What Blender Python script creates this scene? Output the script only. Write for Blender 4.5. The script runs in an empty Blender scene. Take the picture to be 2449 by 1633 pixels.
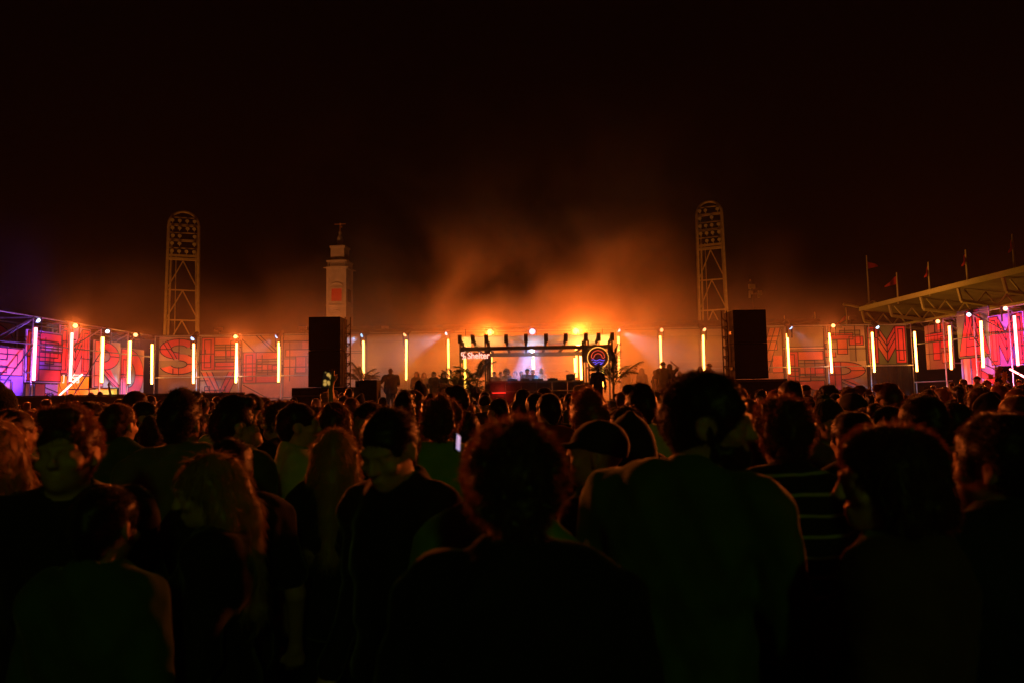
import bpy, math, random
import numpy as np
from mathutils import Vector, Matrix
import openvdb as vdb

random.seed(7)
RNG = np.random.default_rng(7)
C = bpy.context.scene.collection
SC = bpy.context.scene

# ------------------------------------------------------------------ camera
EYE, F = 1.68, 1633.0
PITCH, ROLL = math.atan(127.5 / F), 0.0165
_fw = Vector((0, math.cos(PITCH), math.sin(PITCH)))
_up0 = Vector((0, -math.sin(PITCH), math.cos(PITCH)))
_rt = (Vector((1, 0, 0)) * math.cos(ROLL) - _up0 * math.sin(ROLL))
_up = (Vector((1, 0, 0)) * math.sin(ROLL) + _up0 * math.cos(ROLL))
cam = bpy.data.cameras.new('camera')
cam.lens, cam.sensor_width = 24.0, 36.0
cam.clip_start, cam.clip_end = 0.05, 900.0
cam.dof.use_dof, cam.dof.focus_distance, cam.dof.aperture_fstop = True, 26.0, 2.8
co = bpy.data.objects.new('camera', cam)
C.objects.link(co)
co.matrix_world = Matrix(((_rt.x, _up.x, -_fw.x, 0), (_rt.y, _up.y, -_fw.y, 0), (_rt.z, _up.z, -_fw.z, EYE), (0, 0, 0, 1)))
SC.camera = co


def P(px, py, D):
    """the point at depth D (world Y) seen at photograph pixel px, py"""
    d = _fw + _rt * ((px - 1224.5) / F) + _up * ((816.5 - py) / F)
    d = d * (D / d.y)
    return Vector((d.x, d.y, EYE + d.z))


# ------------------------------------------------------------------ world and exposure
w = bpy.data.worlds.new('World')
SC.world = w
w.use_nodes = True
bg = w.node_tree.nodes['Background']
bg.inputs['Color'].default_value = (1.0, 0.55, 0.35, 1)
bg.inputs['Strength'].default_value = 0.0003
SC.view_settings.view_transform = 'Standard'
SC.view_settings.look = 'None'
SC.view_settings.exposure = 0.0
SC.view_settings.gamma = 1.0
SC.view_settings.use_curve_mapping = False
cy = SC.cycles
cy.use_denoising = True
cy.max_bounces = 5
cy.diffuse_bounces = 2
cy.glossy_bounces = 2
cy.transmission_bounces = 4
cy.volume_bounces = 1
cy.transparent_max_bounces = 12
cy.use_light_tree = True
cy.sample_clamp_indirect = 3.0
cy.sample_clamp_direct = 0.0
cy.caustics_reflective = cy.caustics_refractive = False
cy.volume_step_rate = 2.0
cy.volume_max_steps = 128

HAZE_DENSITY = 0.00018
K_SPOT = 1.0          # all moving heads
# ------------------------------------------------------------------ materials
MATS = {}


def mat(name, col=(.5, .5, .5), rough=.6, spec=.4, metal=0., noise=0., nscale=12., bump=0., emit=None, estr=0., sheen=0., sample=True, trans=0., strand=None):
    if name in MATS:
        return MATS[name]
    m = bpy.data.materials.new(name)
    m.use_nodes = True
    nt = m.node_tree
    b = nt.nodes['Principled BSDF']
    b.inputs['Base Color'].default_value = (*col, 1)
    b.inputs['Roughness'].default_value = rough
    b.inputs['Specular IOR Level'].default_value = spec
    b.inputs['Metallic'].default_value = metal
    b.inputs['Sheen Weight'].default_value = sheen
    b.inputs['Sheen Roughness'].default_value = .35
    if noise or bump:
        tc = nt.nodes.new('ShaderNodeTexCoord')
        nz = nt.nodes.new('ShaderNodeTexNoise')
        nz.inputs['Scale'].default_value = nscale
        nz.inputs['Detail'].default_value = 5
        nt.links.new(tc.outputs['Object'], nz.inputs['Vector'])
    if noise:
        mr = nt.nodes.new('ShaderNodeMapRange')
        mr.inputs['From Min'].default_value, mr.inputs['From Max'].default_value = .3, .7
        mr.inputs['To Min'].default_value, mr.inputs['To Max'].default_value = 1 - noise, 1 + noise * .6
        mx = nt.nodes.new('ShaderNodeVectorMath')
        mx.operation = 'SCALE'
        mx.inputs[0].default_value = col
        nt.links.new(nz.outputs['Fac'], mr.inputs['Value'])
        nt.links.new(mr.outputs['Result'], mx.inputs['Scale'])
        nt.links.new(mx.outputs['Vector'], b.inputs['Base Color'])
    if bump:
        bp = nt.nodes.new('ShaderNodeBump')
        bp.inputs['Strength'].default_value = bump
        bp.inputs['Distance'].default_value = .05
        nt.links.new(nz.outputs['Fac'], bp.inputs['Height'])
        nt.links.new(bp.outputs['Normal'], b.inputs['Normal'])
    if emit:
        b.inputs['Emission Color'].default_value = (*emit, 1)
        b.inputs['Emission Strength'].default_value = estr
        if not sample:
            m.cycles.emission_sampling = 'NONE'
    if strand:
        trans = .28
    if trans:
        tl = nt.nodes.new('ShaderNodeBsdfTranslucent')
        tl.inputs['Color'].default_value = (*(strand or col), 1)
        ms = nt.nodes.new('ShaderNodeMixShader')
        ms.inputs[0].default_value = trans
        out = nt.nodes['Material Output']
        nt.links.new(b.outputs[0], ms.inputs[1])
        nt.links.new(tl.outputs[0], ms.inputs[2])
        nt.links.new(ms.outputs[0], out.inputs['Surface'])
    MATS[name] = m
    return m


def stripe_mat(name, c0, c1, scale, duty):
    m = mat(name, c0, .8, .2, sheen=.3)
    nt = m.node_tree
    b = nt.nodes['Principled BSDF']
    tc = nt.nodes.new('ShaderNodeTexCoord')
    nz = nt.nodes.new('ShaderNodeTexNoise')
    nz.inputs['Scale'].default_value = 5
    sx = nt.nodes.new('ShaderNodeSeparateXYZ')
    m1 = nt.nodes.new('ShaderNodeMath'); m1.operation = 'MULTIPLY_ADD'
    m1.inputs[1].default_value = .025
    fr = nt.nodes.new('ShaderNodeMath'); fr.operation = 'MULTIPLY'; fr.inputs[1].default_value = scale
    f2 = nt.nodes.new('ShaderNodeMath'); f2.operation = 'FRACT'
    gt = nt.nodes.new('ShaderNodeMath'); gt.operation = 'GREATER_THAN'; gt.inputs[1].default_value = duty
    mx = nt.nodes.new('ShaderNodeMix'); mx.data_type = 'RGBA'
    mx.inputs['A'].default_value = (*c0, 1); mx.inputs['B'].default_value = (*c1, 1)
    L = nt.links.new
    L(tc.outputs['Object'], nz.inputs['Vector']); L(tc.outputs['Object'], sx.inputs[0])
    L(nz.outputs['Fac'], m1.inputs[0]); L(sx.outputs['Z'], m1.inputs[2])
    L(m1.outputs[0], fr.inputs[0]); L(fr.outputs[0], f2.inputs[0]); L(f2.outputs[0], gt.inputs[0])
    L(gt.outputs[0], mx.inputs['Factor']); L(mx.outputs['Result'], b.inputs['Base Color'])
    return m


# ------------------------------------------------------------------ mesh helpers
class MB:
    def __init__(s):
        s.v, s.f, s.m = [], [], []

    def poly(s, pts, mi=0):
        n = len(s.v)
        s.v += [tuple(p) for p in pts]
        s.f.append(tuple(range(n, n + len(pts))))
        s.m.append(mi)
        return s

    def box(s, x0, y0, z0, x1, y1, z1, mi=0):
        n = len(s.v)
        s.v += [(x0, y0, z0), (x1, y0, z0), (x1, y1, z0), (x0, y1, z0), (x0, y0, z1), (x1, y0, z1), (x1, y1, z1), (x0, y1, z1)]
        for f in ((0, 3, 2, 1), (4, 5, 6, 7), (0, 1, 5, 4), (1, 2, 6, 5), (2, 3, 7, 6), (3, 0, 4, 7)):
            s.f.append(tuple(n + i for i in f)); s.m.append(mi)
        return s

    def tube(s, a, b, r, n=8, r2=None, mi=0, cap=True):
        a, b = Vector(a), Vector(b)
        r2 = r if r2 is None else r2
        d = (b - a).normalized()
        u = d.orthogonal().normalized()
        if abs(d.z) < .99:
            u = d.cross(Vector((0, 0, 1))).normalized()
        v = d.cross(u)
        k = len(s.v)
        for c, q in ((a, r), (b, r2)):
            for i in range(n):
                t = 2 * math.pi * (i + .5) / n
                s.v.append(tuple(c + (u * math.cos(t) + v * math.sin(t)) * q))
        for i in range(n):
            j = (i + 1) % n
            s.f.append((k + i, k + j, k + n + j, k + n + i)); s.m.append(mi)
        if cap:
            s.f.append(tuple(k + i for i in reversed(range(n)))); s.m.append(mi)
            s.f.append(tuple(k + n + i for i in range(n))); s.m.append(mi)
        return s

    def path(s, pts, r, n=6, mi=0):
        for a, b in zip(pts[:-1], pts[1:]):
            if (Vector(a) - Vector(b)).length > 1e-5:
                s.tube(a, b, r, n, mi=mi)
        return s

    def lathe(s, prof, c=(0, 0, 0), n=16, mi=0):
        k = len(s.v)
        for r, z in prof:
            for i in range(n):
                t = 2 * math.pi * i / n
                s.v.append((c[0] + r * math.cos(t), c[1] + r * math.sin(t), c[2] + z))
        for q in range(len(prof) - 1):
            for i in range(n):
                j = (i + 1) % n
                s.f.append((k + q * n + i, k + q * n + j, k + (q + 1) * n + j, k + (q + 1) * n + i)); s.m.append(mi)
        s.f.append(tuple(k + i for i in reversed(range(n)))); s.m.append(mi)
        s.f.append(tuple(k + (len(prof) - 1) * n + i for i in range(n))); s.m.append(mi)
        return s

    def build(s, name, mats, parent=None, loc=None, rz=0., smooth=False):
        me = bpy.data.meshes.new(name)
        me.from_pydata(s.v, [], s.f)
        mats = mats if isinstance(mats, (list, tuple)) else [mats]
        for m in mats:
            me.materials.append(m)
        if len(mats) > 1:
            me.polygons.foreach_set('material_index', s.m)
        if smooth:
            me.polygons.foreach_set('use_smooth', [True] * len(s.f))
        me.update()
        return link(name, me, parent, loc, rz)


def link(name, data, parent=None, loc=None, rz=0.):
    o = bpy.data.objects.new(name, data)
    C.objects.link(o)
    if parent:
        o.parent = parent
    if loc is not None:
        o.location = loc
    o.rotation_euler.z = rz
    return o


def tag(o, label=None, cat=None, group=None, kind=None):
    if label: o['label'] = label
    if cat: o['category'] = cat
    if group: o['group'] = group
    if kind: o['kind'] = kind
    return o


def thing(name, label, cat, loc=(0, 0, 0), rz=0., group=None):
    return tag(link(name, None, None, loc, rz), label, cat, group)


ORD = ['first', 'second', 'third', 'fourth', 'fifth', 'sixth', 'seventh', 'eighth', 'ninth', 'tenth', 'eleventh', 'twelfth', 'thirteenth', 'fourteenth', 'fifteenth', 'sixteenth', 'seventeenth', 'eighteenth', 'nineteenth', 'twentieth']
# base materials
STEEL = mat('galvanised_steel', (.42, .41, .40), .42, .5, .85, noise=.25, nscale=8)
DARKSTEEL = mat('dark_steel', (.06, .06, .065), .5, .4, .5, noise=.2)
BLACK = mat('black_paint', (.016, .016, .018), .85, .12, noise=.3, nscale=20, bump=.05)
BLACKCLOTH = mat('black_cloth', (.012, .012, .013), .9, .15, noise=.3, nscale=6, bump=.2, sheen=.15)
PLY = mat('stained_timber', (.12, .06, .03), .6, .35, noise=.35, nscale=9, bump=.1)
AMBER = (1.0, .30, .045)
TUBE_A = mat('amber_tube', (.8, .7, .5), .4, emit=(1.0, .36, .06), estr=17)
TUBE_C = mat('coral_tube', (.8, .6, .6), .4, emit=(1.0, .19, .14), estr=9)
TUBE_Y = mat('yellow_tube', (.8, .8, .5), .4, emit=(1.0, .50, .05), estr=7.0)
LENS_W = mat('white_lens', (.8, .8, .8), .2, emit=(.55, .8, 1.0), estr=2.6, sample=False)
LENS_B = mat('blue_lens', (.8, .8, .8), .2, emit=(.30, .6, 1.0), estr=2.4, sample=False)
LENS_O = mat('orange_lens', (.8, .8, .8), .2, emit=(1.0, .38, .13), estr=3.4, sample=False)

# ------------------------------------------------------------------ ground
g = MB()
g.poly([(-220, -60, 0), (220, -60, 0), (220, 240, 0), (-220, 240, 0)])
tag(g.build('ground', mat('trodden_ground', (.05, .045, .04), .9, .2, noise=.4, nscale=1.5, bump=.3)), kind='structure')

# ------------------------------------------------------------------ stadium beyond the wall
AMB_STEEL = mat('painted_lattice', (.38, .30, .20), .6, .3, noise=.2, nscale=2)


def lamp(name, kind, loc, energy, col, parent=None, aim=None, cone=60., blend=.5, size=.1, world_loc=None):
    l = bpy.data.lights.new(name, kind)
    l.energy = energy
    l.color = col
    l.shadow_soft_size = size
    if kind == 'SPOT':
        l.spot_size = math.radians(cone)
        l.spot_blend = blend
    o = link(name, l, parent, loc)
    if aim is not None:
        base = world_loc if world_loc is not None else Vector(loc)
        o.rotation_euler = (Vector(aim) - Vector(base)).to_track_quat('-Z', 'Y').to_euler()
    return o


def light_tower(label, px, D, ytop, yaw, wid):
    base = P(px, 944, D); base.z = 0
    top = P(px, ytop, D).z
    t = thing('light_tower', label, 'light tower', base, yaw, 'floodlight towers of the stadium')
    hw = wid / 2
    r = .18
    spring = top - hw
    tap = .25
    for s in (-1, 1):
        m = MB().tube((s * (hw + tap), 0, 0), (s * hw, 0, spring), r, 8)
        m.build('chord', AMB_STEEL, t)
        m = MB().tube((s * (hw + tap) * .9, 1.3, 0), (s * hw * .8, .75, spring - 1), .12, 6)
        m.build('rear_chord', AMB_STEEL, t)
    m = MB().tube((-hw * .5, .9, 0), (-hw * .5, .7, spring - 3.4), .05, 6)
    m.build('ladder', AMB_STEEL, t)
    arc = [(-hw * math.cos(math.pi * i / 14), 0, spring + hw * math.sin(math.pi * i / 14)) for i in range(15)]
    MB().path(arc, r * .9, 8).build('arch', AMB_STEEL, t)
    zs = spring + hw * .55
    rows = [zs - i * .92 for i in range(6)]
    for i, z in enumerate(rows):
        ww = hw if z <= spring else math.sqrt(max(.1, hw * hw - (z - spring) ** 2))
        MB().box(-ww, -.1, z - (.05 if i % 2 == 0 else .13), ww, .1, z + (.05 if i % 2 == 0 else .13)).build('crossbar', AMB_STEEL, t)
    fx = []
    for i in range(5):
        for q in range(4):
            if random.random() < .78:
                z = rows[i] - .46
                x = -hw * .72 + q * hw * .48 + random.uniform(-.05, .05)
                ww = hw if z <= spring else math.sqrt(max(.1, hw * hw - (z - spring) ** 2))
                if abs(x) < ww - .35:
                    fx.append((x, z))
    proto = None
    for x, z in fx:
        if proto is None:
            m = MB()
            m.tube((0, -.32, 0), (0, .1, .05), .21, 10, .13)
            m.box(-.04, -.1, -.3, .04, .0, 0)
            proto = m.build('floodlight', mat('floodlight_glass', (.4, .37, .3), .25, .6), t, (x, -.05, z))
        else:
            link('floodlight', proto.data, t, (x, -.05, z))
    z = rows[-1] - .25
    MB().box(-hw, -.12, z - .3, hw, .12, z).build('crossbar', AMB_STEEL, t)
    n = 5
    h = (z - .3) / n * .98
    for i in range(n):
        z1 = z - .3 - i * h
        z0 = z1 - h
        x0 = hw + tap * (1 - z0 / spring)
        MB().tube((0, 0, z1 - .05), (-x0, 0, z0), .07, 6).build('brace', AMB_STEEL, t)
        MB().tube((0, 0, z1 - .05), (x0, 0, z0), .07, 6).build('brace', AMB_STEEL, t)
        MB().tube((-x0, 0, z0), (x0, 0, z0), .08, 6).build('crossbar', AMB_STEEL, t)
    # amber uplights at the tower's foot
    for s in (-1, 1):
        q = base + Vector((s * 4, -9, 1.0))
        lamp('uplight', 'SPOT', q, 3300, (1, .29, .03), None, base + Vector((0, 0, top * .62)), 75, .8, .3)
    return t


light_tower('lattice floodlight tower with rounded top above the letter S banner', 431, 80, 507, math.radians(22), 3.25)
light_tower('lattice floodlight tower with rounded top beside the tall black speaker stack', 1713, 80, 482, math.radians(-25), 2.9)

# antenna on a dark mast
b = P(1810, 944, 72); b.z = 0
t = thing('antenna_mast', 'dark roof mast carrying small pale antenna boxes above the speaker stack', 'antenna', b)
zt = P(1810, 668, 72).z
MB().tube((0, 0, 0), (0, 0, zt), .06, 6).build('mast', DARKSTEEL, t)
PALE = mat('pale_plastic', (.55, .48, .4), .5, .3)
MB().box(-.35, -.15, zt - 1.0, .3, .12, zt - .55).build('radio_box', PALE, t)
MB().lathe([(.08, 0), (.1, .1), (.05, .2)], (-.15, 0, zt - .2), 8).build('beacon', PALE, t)
MB().box(-.6, -.02, zt - 1.5, .9, .02, zt - 1.45).build('crossarm', DARKSTEEL, t)
for x, h in ((-.3, .75), (-.03, .4), (.65, .75), (.92, .4)):
    MB().box(x - .08, -.12, zt - 1.25 - h, x + .08, .05, zt - 1.25).build('panel', PALE, t)

# clock-less stadium tower with shutters and a weather cross
STONE = mat('pale_masonry', (.42, .34, .27), .85, .2, noise=.22, nscale=1.2, bump=.15)
SHUT = mat('red_shutter', (.55, .06, .03), .7, .25, noise=.1)
b = P(812, 944, 85); b.z = 0
t = thing('bell_tower', 'square masonry tower with red shutter, railed top and weather cross behind the speaker stack', 'tower', b, math.radians(-6))


def tz(py):
    return P(812, py, 85).z


z0, z1, z2, z3 = tz(752), tz(646), tz(632), tz(596)
MB().box(-1.62, -1.62, 0, 1.62, 1.62, z0).build('lower_shaft', STONE, t)
MB().box(-1.55, -1.55, z0, 1.55, 1.55, z1).build('shaft', STONE, t)
MB().box(-1.72, -1.72, tz(735), 1.72, 1.72, tz(732)).build('cornice', STONE, t)
MB().box(-1.7, -1.7, z1 - .02, 1.7, 1.7, z1 + .25).build('cornice', STONE, t)
for sx in (-1, 1):
    for sy in (-1, 1):
        MB().box(sx * 1.45 - .2, sy * 1.45 - .2, 0, sx * 1.45 + .2, sy * 1.45 + .2, z1 - .03).build('pilaster', STONE, t)
        MB().box(sx * 1.75 - .28, sy * 1.75 - .28, z1 + .04, sx * 1.75 + .28, sy * 1.75 + .28, z1 + .12).build('spout', STONE, t)
for k in range(9):
    x = -1.4 + k * .35
    MB().box(x - .06, -1.62, z1 + .3, x + .06, -1.52, z2 + .1).build('baluster', STONE, t)
    MB().box(1.52, x - .06, z1 + .3, 1.62, x + .06, z2 + .1).build('baluster', STONE, t)
for s in (-1, 1):
    MB().box(-1.66, s * 1.57 - .1, z2 + .1, 1.66, s * 1.57 + .1, z2 + .28).build('railing', STONE, t)
    MB().box(s * 1.57 - .1, -1.46, z2 + .1, s * 1.57 + .1, 1.46, z2 + .28).build('railing', STONE, t)
MB().box(-1.15, -1.15, z1 + .3, 1.15, 1.15, z3).build('lantern_block', STONE, t)
MB().box(-1.28, -1.28, z3, 1.28, 1.28, z3 + .25).build('cornice', STONE, t)
for s in (-1, 1):
    MB().box(s * 1.0 - .12, -1.22, z2, s * 1.0 + .12, -1.16, z3 - .1).build('pilaster', STONE, t)
shu = MB().box(-.8, -1.62, tz(724), .9, -1.56, tz(694)).build('shutter', SHUT, t)
for q in range(7):
    zz = tz(722) + q * (tz(696) - tz(722)) / 6
    MB().box(-.8, -1.65, zz - .02, .9, -1.625, zz + .02).build('slat', SHUT, shu)
MB().box(1.56, -.8, tz(724), 1.6, .8, tz(694)).build('shutter', mat('dark_shutter', (.09, .04, .03), .7), t)
fr = MB()
for a, c in (((-.92, tz(726)), (.98, tz(725))), ((-.92, tz(693)), (.98, tz(691)))):
    fr.box(a[0], -1.68, min(a[1], c[1]) - .06, c[0], -1.57, max(a[1], c[1]) + .06)
fr.box(-.95, -1.67, tz(726), -.8, -1.57, tz(692)); fr.box(.9, -1.67, tz(726), 1.05, -1.57, tz(692))
fr.build('frame', STONE, shu)
for cx, cz, r in ((.05, tz(690), 1.05), (.0, tz(752), .75)):
    MB().path([(cx + r * math.cos(math.pi * i / 10), -1.64, cz + .5 * r * math.sin(math.pi * i / 10)) for i in range(11)], .07, 6).build('arch_moulding', STONE, t)
MB().lathe([(.5, 0), (.55, .25), (.35, .4), (.5, .7), (.52, 1.0), (.35, 1.35), (.16, 1.5), (.22, 1.7), (.22, 1.95), (.08, 2.05)], (0, 0, z3 + .25), 14).build('cupola', mat('verdigris_copper', (.40, .33, .25), .6, .4), t, smooth=True)
zc = z3 + 2.2
mx = MB().tube((0, 0, zc), (0, 0, tz(541)), .09, 6)
mx.tube((-.95, 0, zc + 1.0), (.95, 0, zc + 1.0), .06, 6)
mx.lathe([(.02, 0), (.2, .2), (.02, .4)], (0, 0, zc + .8), 8)
mx.build('cross', mat('gilt_metal', (.5, .25, .05), .4, .5, .6), t)
MB().box(-.04, -.03, tz(545), .36, .03, tz(541)).build('vane', MATS['gilt_metal'], t)
for s, e in ((-1, 7000), (1, 1800)):
    lamp('uplight', 'SPOT', b + Vector((s * 7, -13, 3)), e, (1, .30, .07), None, b + Vector((0, 0, 13)), 60, .8, .3)

t.scale = (.77, .77, 1)
# stand behind the wall
b = Vector((0, 60, 0))
t = thing('grandstand', 'long dark stand seen dimly above the rear wall', 'grandstand', b)
STD = mat('stand_concrete', (.14, .11, .09), .9, .2, noise=.3, nscale=.6)
zt = P(1224, 784, 60).z
for x0, x1 in ((-46, -18), (-18, 4), (4, 27)):
    MB().box(x0 + .02, 0, 0, x1 - .02, 8, zt - (.5 if x0 < -20 else 0)).build('stand_wall', STD, t)
    MB().box(x0 + .02, -.6, zt + (-.48 if x0 < -20 else .02), x1 - .02, 8.4, zt + (-.2 if x0 < -20 else .3)).build('stand_roof', STD, t)
BOARD = mat('pale_board', (.55, .42, .36), .7, .3)
for px, py, wd, hh in ((523, 787, 18, 7), (724, 785, 18, 7), (921, 783, 17, 6), (1408, 778, 14, 12), (2038, 761, 17, 8)):
    q = P(px, py, 58)
    s = 58 / F
    m = MB().box(-wd * s / 2, -.08, -hh * s / 2, wd * s / 2, .08, hh * s / 2)
    o = m.build('notice_board', BOARD, None, q)
    nm = {523: 'small pale board above the letter V banner', 724: 'small pale board beside the taller speaker stack top', 921: 'small dim board between two amber tubes above the wall', 1408: 'pale tilted board above the pergola', 2038: 'small brown board behind the letter R banner'}[px]
    tag(o, nm, 'board', 'boards above the wall')
    MB().tube((0, .1, -hh * s / 2 - q.z + 5), (0, .1, 0), .05, 6).build('post', DARKSTEEL, o)

# big cantilever stand roof
XR = 36.2
t = thing('stadium_roof', 'cantilevered stadium roof with trusses lit amber from below', 'roof', (XR, 70, 0))
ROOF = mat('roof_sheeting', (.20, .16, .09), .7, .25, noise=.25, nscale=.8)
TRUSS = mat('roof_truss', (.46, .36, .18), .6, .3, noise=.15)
zr = P(2072, 737, 70).z
for k in range(10):
    y1, y0 = -k * 4.6, -(k + 1) * 4.6 + .03
    m = MB()
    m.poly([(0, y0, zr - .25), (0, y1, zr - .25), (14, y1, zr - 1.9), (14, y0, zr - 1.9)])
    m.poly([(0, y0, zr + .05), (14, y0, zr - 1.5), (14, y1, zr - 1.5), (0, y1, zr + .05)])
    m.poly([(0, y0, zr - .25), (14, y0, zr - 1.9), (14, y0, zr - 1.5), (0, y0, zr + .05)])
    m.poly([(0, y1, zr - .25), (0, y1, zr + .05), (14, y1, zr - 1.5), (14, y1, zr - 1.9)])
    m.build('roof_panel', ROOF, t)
MB().box(-.2, -46, zr - .28, -.02, .3, zr + .14).build('fascia', TRUSS, t)
for k in range(9):
    y = -k * 5.1 + .3
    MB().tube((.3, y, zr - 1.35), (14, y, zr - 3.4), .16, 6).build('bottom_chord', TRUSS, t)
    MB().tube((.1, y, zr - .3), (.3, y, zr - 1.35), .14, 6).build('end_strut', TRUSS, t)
    for q in range(8):
        x = .6 + q * 1.7
        za = zr - .35 - x * .118
        zb = zr - 1.35 - (x + .9) * .147
        MB().tube((x, y, za), (x + .9, y, zb), .07, 5).build('web_strut', TRUSS, t)
        MB().tube((x + .9, y, zb), (x + 1.7, y, za - .2), .07, 5).build('web_strut', TRUSS, t)
for x in (3.5, 9.5):
    MB().tube((x, -44, zr - 1.3 - x * .15), (x, .3, zr - 1.3 - x * .15), .13, 6).build('purlin', TRUSS, t)
for k in range(5):
    MB().tube((12.5, -k * 10 + .3, 0), (12.5, -k * 10 + .3, zr - 3), .22, 8).build('column', TRUSS, t)
MB().tube((3.2, .3, 0), (3.2, .3, zr - 2), .1, 8).build('tie_rod', TRUSS, t)
m = MB()
for a, c in (((-1.2, .1, zr + .35), (-.4, 0, zr + .1)), ((-1.9, .1, zr + .45), (-1.2, .1, zr + .35)), ((.2, .2, zr + .1), (1.2, .1, zr + .7)), ((1.2, .1, zr + .7), (2, .1, zr + .2))):
    m.tube(a, c, .12, 6)
m.build('roof_bracket', TRUSS, t)
for yy in (4, -14, -32):
    lamp('uplight', 'SPOT', (XR - 8, 70 + yy, 1.5), 2400, (1, .40, .04), None, (XR + 5, 66 + yy, zr), 100, .8, .3)

# flags
FLAG = mat('red_flag', (.5, .035, .02), .8, .2, trans=.4)
for px, D, yb, yt, dx, lab in ((2079, 69.5, 728, 611, 1, 'red pennant flying from the tall pole at the roof tip'),
                               (2148, 63.6, 714, 652, -1, 'red pennant streaming low from second roof pole'),
                               (2224, 58.8, 694, 627, -.4, 'limp red flag on middle roof pole'),
                               (2314, 54, 668, 597, -.35, 'limp red flag on fourth roof pole from the roof tip'),
                               (2427, 49, 642, 560, -.3, 'red flag on the roof pole farthest from the roof tip'),
                               (1950, 75, 776, 747, -.3, 'small drooping flag on a short pole above the letter E banner'),
                               (2025, 72, 772, 736, -1, 'small red pennant above the letter R banner'),
                               (1877, 75, 777, 756, 0, 'short bare pole beside the black speaker stack')):
    q = P(px, yb, D); h = P(px, yt, D).z - q.z
    big = D < 71
    lo = q.z - zr if big else 0
    t = thing('flag' if dx else 'pole', lab, 'flag' if dx else 'pole', q, 0, 'flags along the stadium roof' if dx else None)
    MB().tube((0, 0, -(.5 if big else q.z - 4)), (0, 0, h), .085, 6, .05).build('pole', TRUSS, t)
    if dx:
        m = MB()
        zt_ = h * (.88 if big else .5)
        n = 6
        L = .8 * abs(dx) + .35
        sg = 1 if dx > 0 else -1
        hh = .8 if big else .5
        pts = []
        for i in range(n + 1):
            u = i / n
            x = sg * L * u * (1 if abs(dx) == 1 else .55)
            drop = (.45 * u if dx == 1 else .95 * u)
            pts.append((x, .12 * math.sin(u * 7), zt_ - drop, hh * (1 - .85 * u)))
        for i in range(n):
            a, c = pts[i], pts[i + 1]
            for s in (0,):
                m.poly([(a[0], a[1], a[2]), (c[0], c[1], c[2]), (c[0], c[1], c[2] - c[3]), (a[0], a[1], a[2] - a[3])])
                m.poly([(a[0], a[1] + .02, a[2] - a[3]), (c[0], c[1] + .02, c[2] - c[3]), (c[0], c[1] + .02, c[2]), (a[0], a[1] + .02, a[2])])
        m.build('cloth', FLAG, t)
    if not big:
        pass
lamp('uplight', 'SPOT', (XR - 12, 58, 9), 2600, (1, .34, .06), None, (XR, 60, 14), 90, .8, .3)

# ------------------------------------------------------------------ stage platform
DECK = 1.0
t = thing('stage_platform', 'long black stage platform below the rear wall', 'stage', (0, 24, 0))
for k in range(14):
    x0 = -15.4 + k * 2.2
    MB().box(x0 + .01, 0, DECK - .12, x0 + 2.19, 9.4, DECK).build('deck_panel', mat('stage_ply', (.05, .04, .035), .55, .4, noise=.3, nscale=5), t)
    MB().box(x0 + .01, .03, .02, x0 + 2.19, .07, DECK - .125).build('skirt', BLACKCLOTH, t)

# ------------------------------------------------------------------ scaffold walls, banners
PAL = {'R': (.60, .06, .075), 'O': (.70, .15, .10), 'o': (.62, .20, .10), 'B': (.50, .33, .27), 'b': (.44, .30, .25), 'G': (.13, .17, .09), 'g': (.27, .22, .16), 'P': (.20, .10, .34),
       'V': (.30, .26, .75), 'v': (.42, .30, .62), 'Y': (.62, .38, .015), 'S': (.64, .24, .22), 'N': (.28, .15, .10), 'K': (.035, .014, .03), 'C': (.55, .35, .26), 'D': (.018, .016, .016)}
BM = {k: mat('print_' + {'R': 'red', 'O': 'orange_red', 'o': 'terracotta', 'B': 'beige', 'b': 'taupe', 'G': 'green', 'g': 'olive', 'P': 'purple', 'V': 'violet', 'v': 'lilac', 'Y': 'yellow', 'S': 'salmon', 'N': 'brown', 'K': 'outline', 'C': 'sand', 'D': 'black'}[k], c, .75, .25, noise=.12, nscale=2.5, bump=.12) for k, c in PAL.items()}


def rc(x0, y0, x1, y1):
    return [(x0, y0), (x1, y0), (x1, y1), (x0, y1)]


def ring(cx, cy, r0x, r0y, r1x, r1y, a0, a1, n=12):
    out = [(cx + r1x * math.cos(math.radians(a0 + (a1 - a0) * i / n)), cy + r1y * math.sin(math.radians(a0 + (a1 - a0) * i / n))) for i in range(n + 1)]
    return out + [(cx + r0x * math.cos(math.radians(a1 + (a0 - a1) * i / n)), cy + r0y * math.sin(math.radians(a1 + (a0 - a1) * i / n))) for i in range(n + 1)]


def arcp(cx, cy, rx, ry, a0, a1, n=12):
    return [(cx + rx * math.cos(math.radians(a0 + (a1 - a0) * i / n)), cy + ry * math.sin(math.radians(a0 + (a1 - a0) * i / n))) for i in range(n + 1)]


def cl(p):
    return p + [p[0]]


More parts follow.
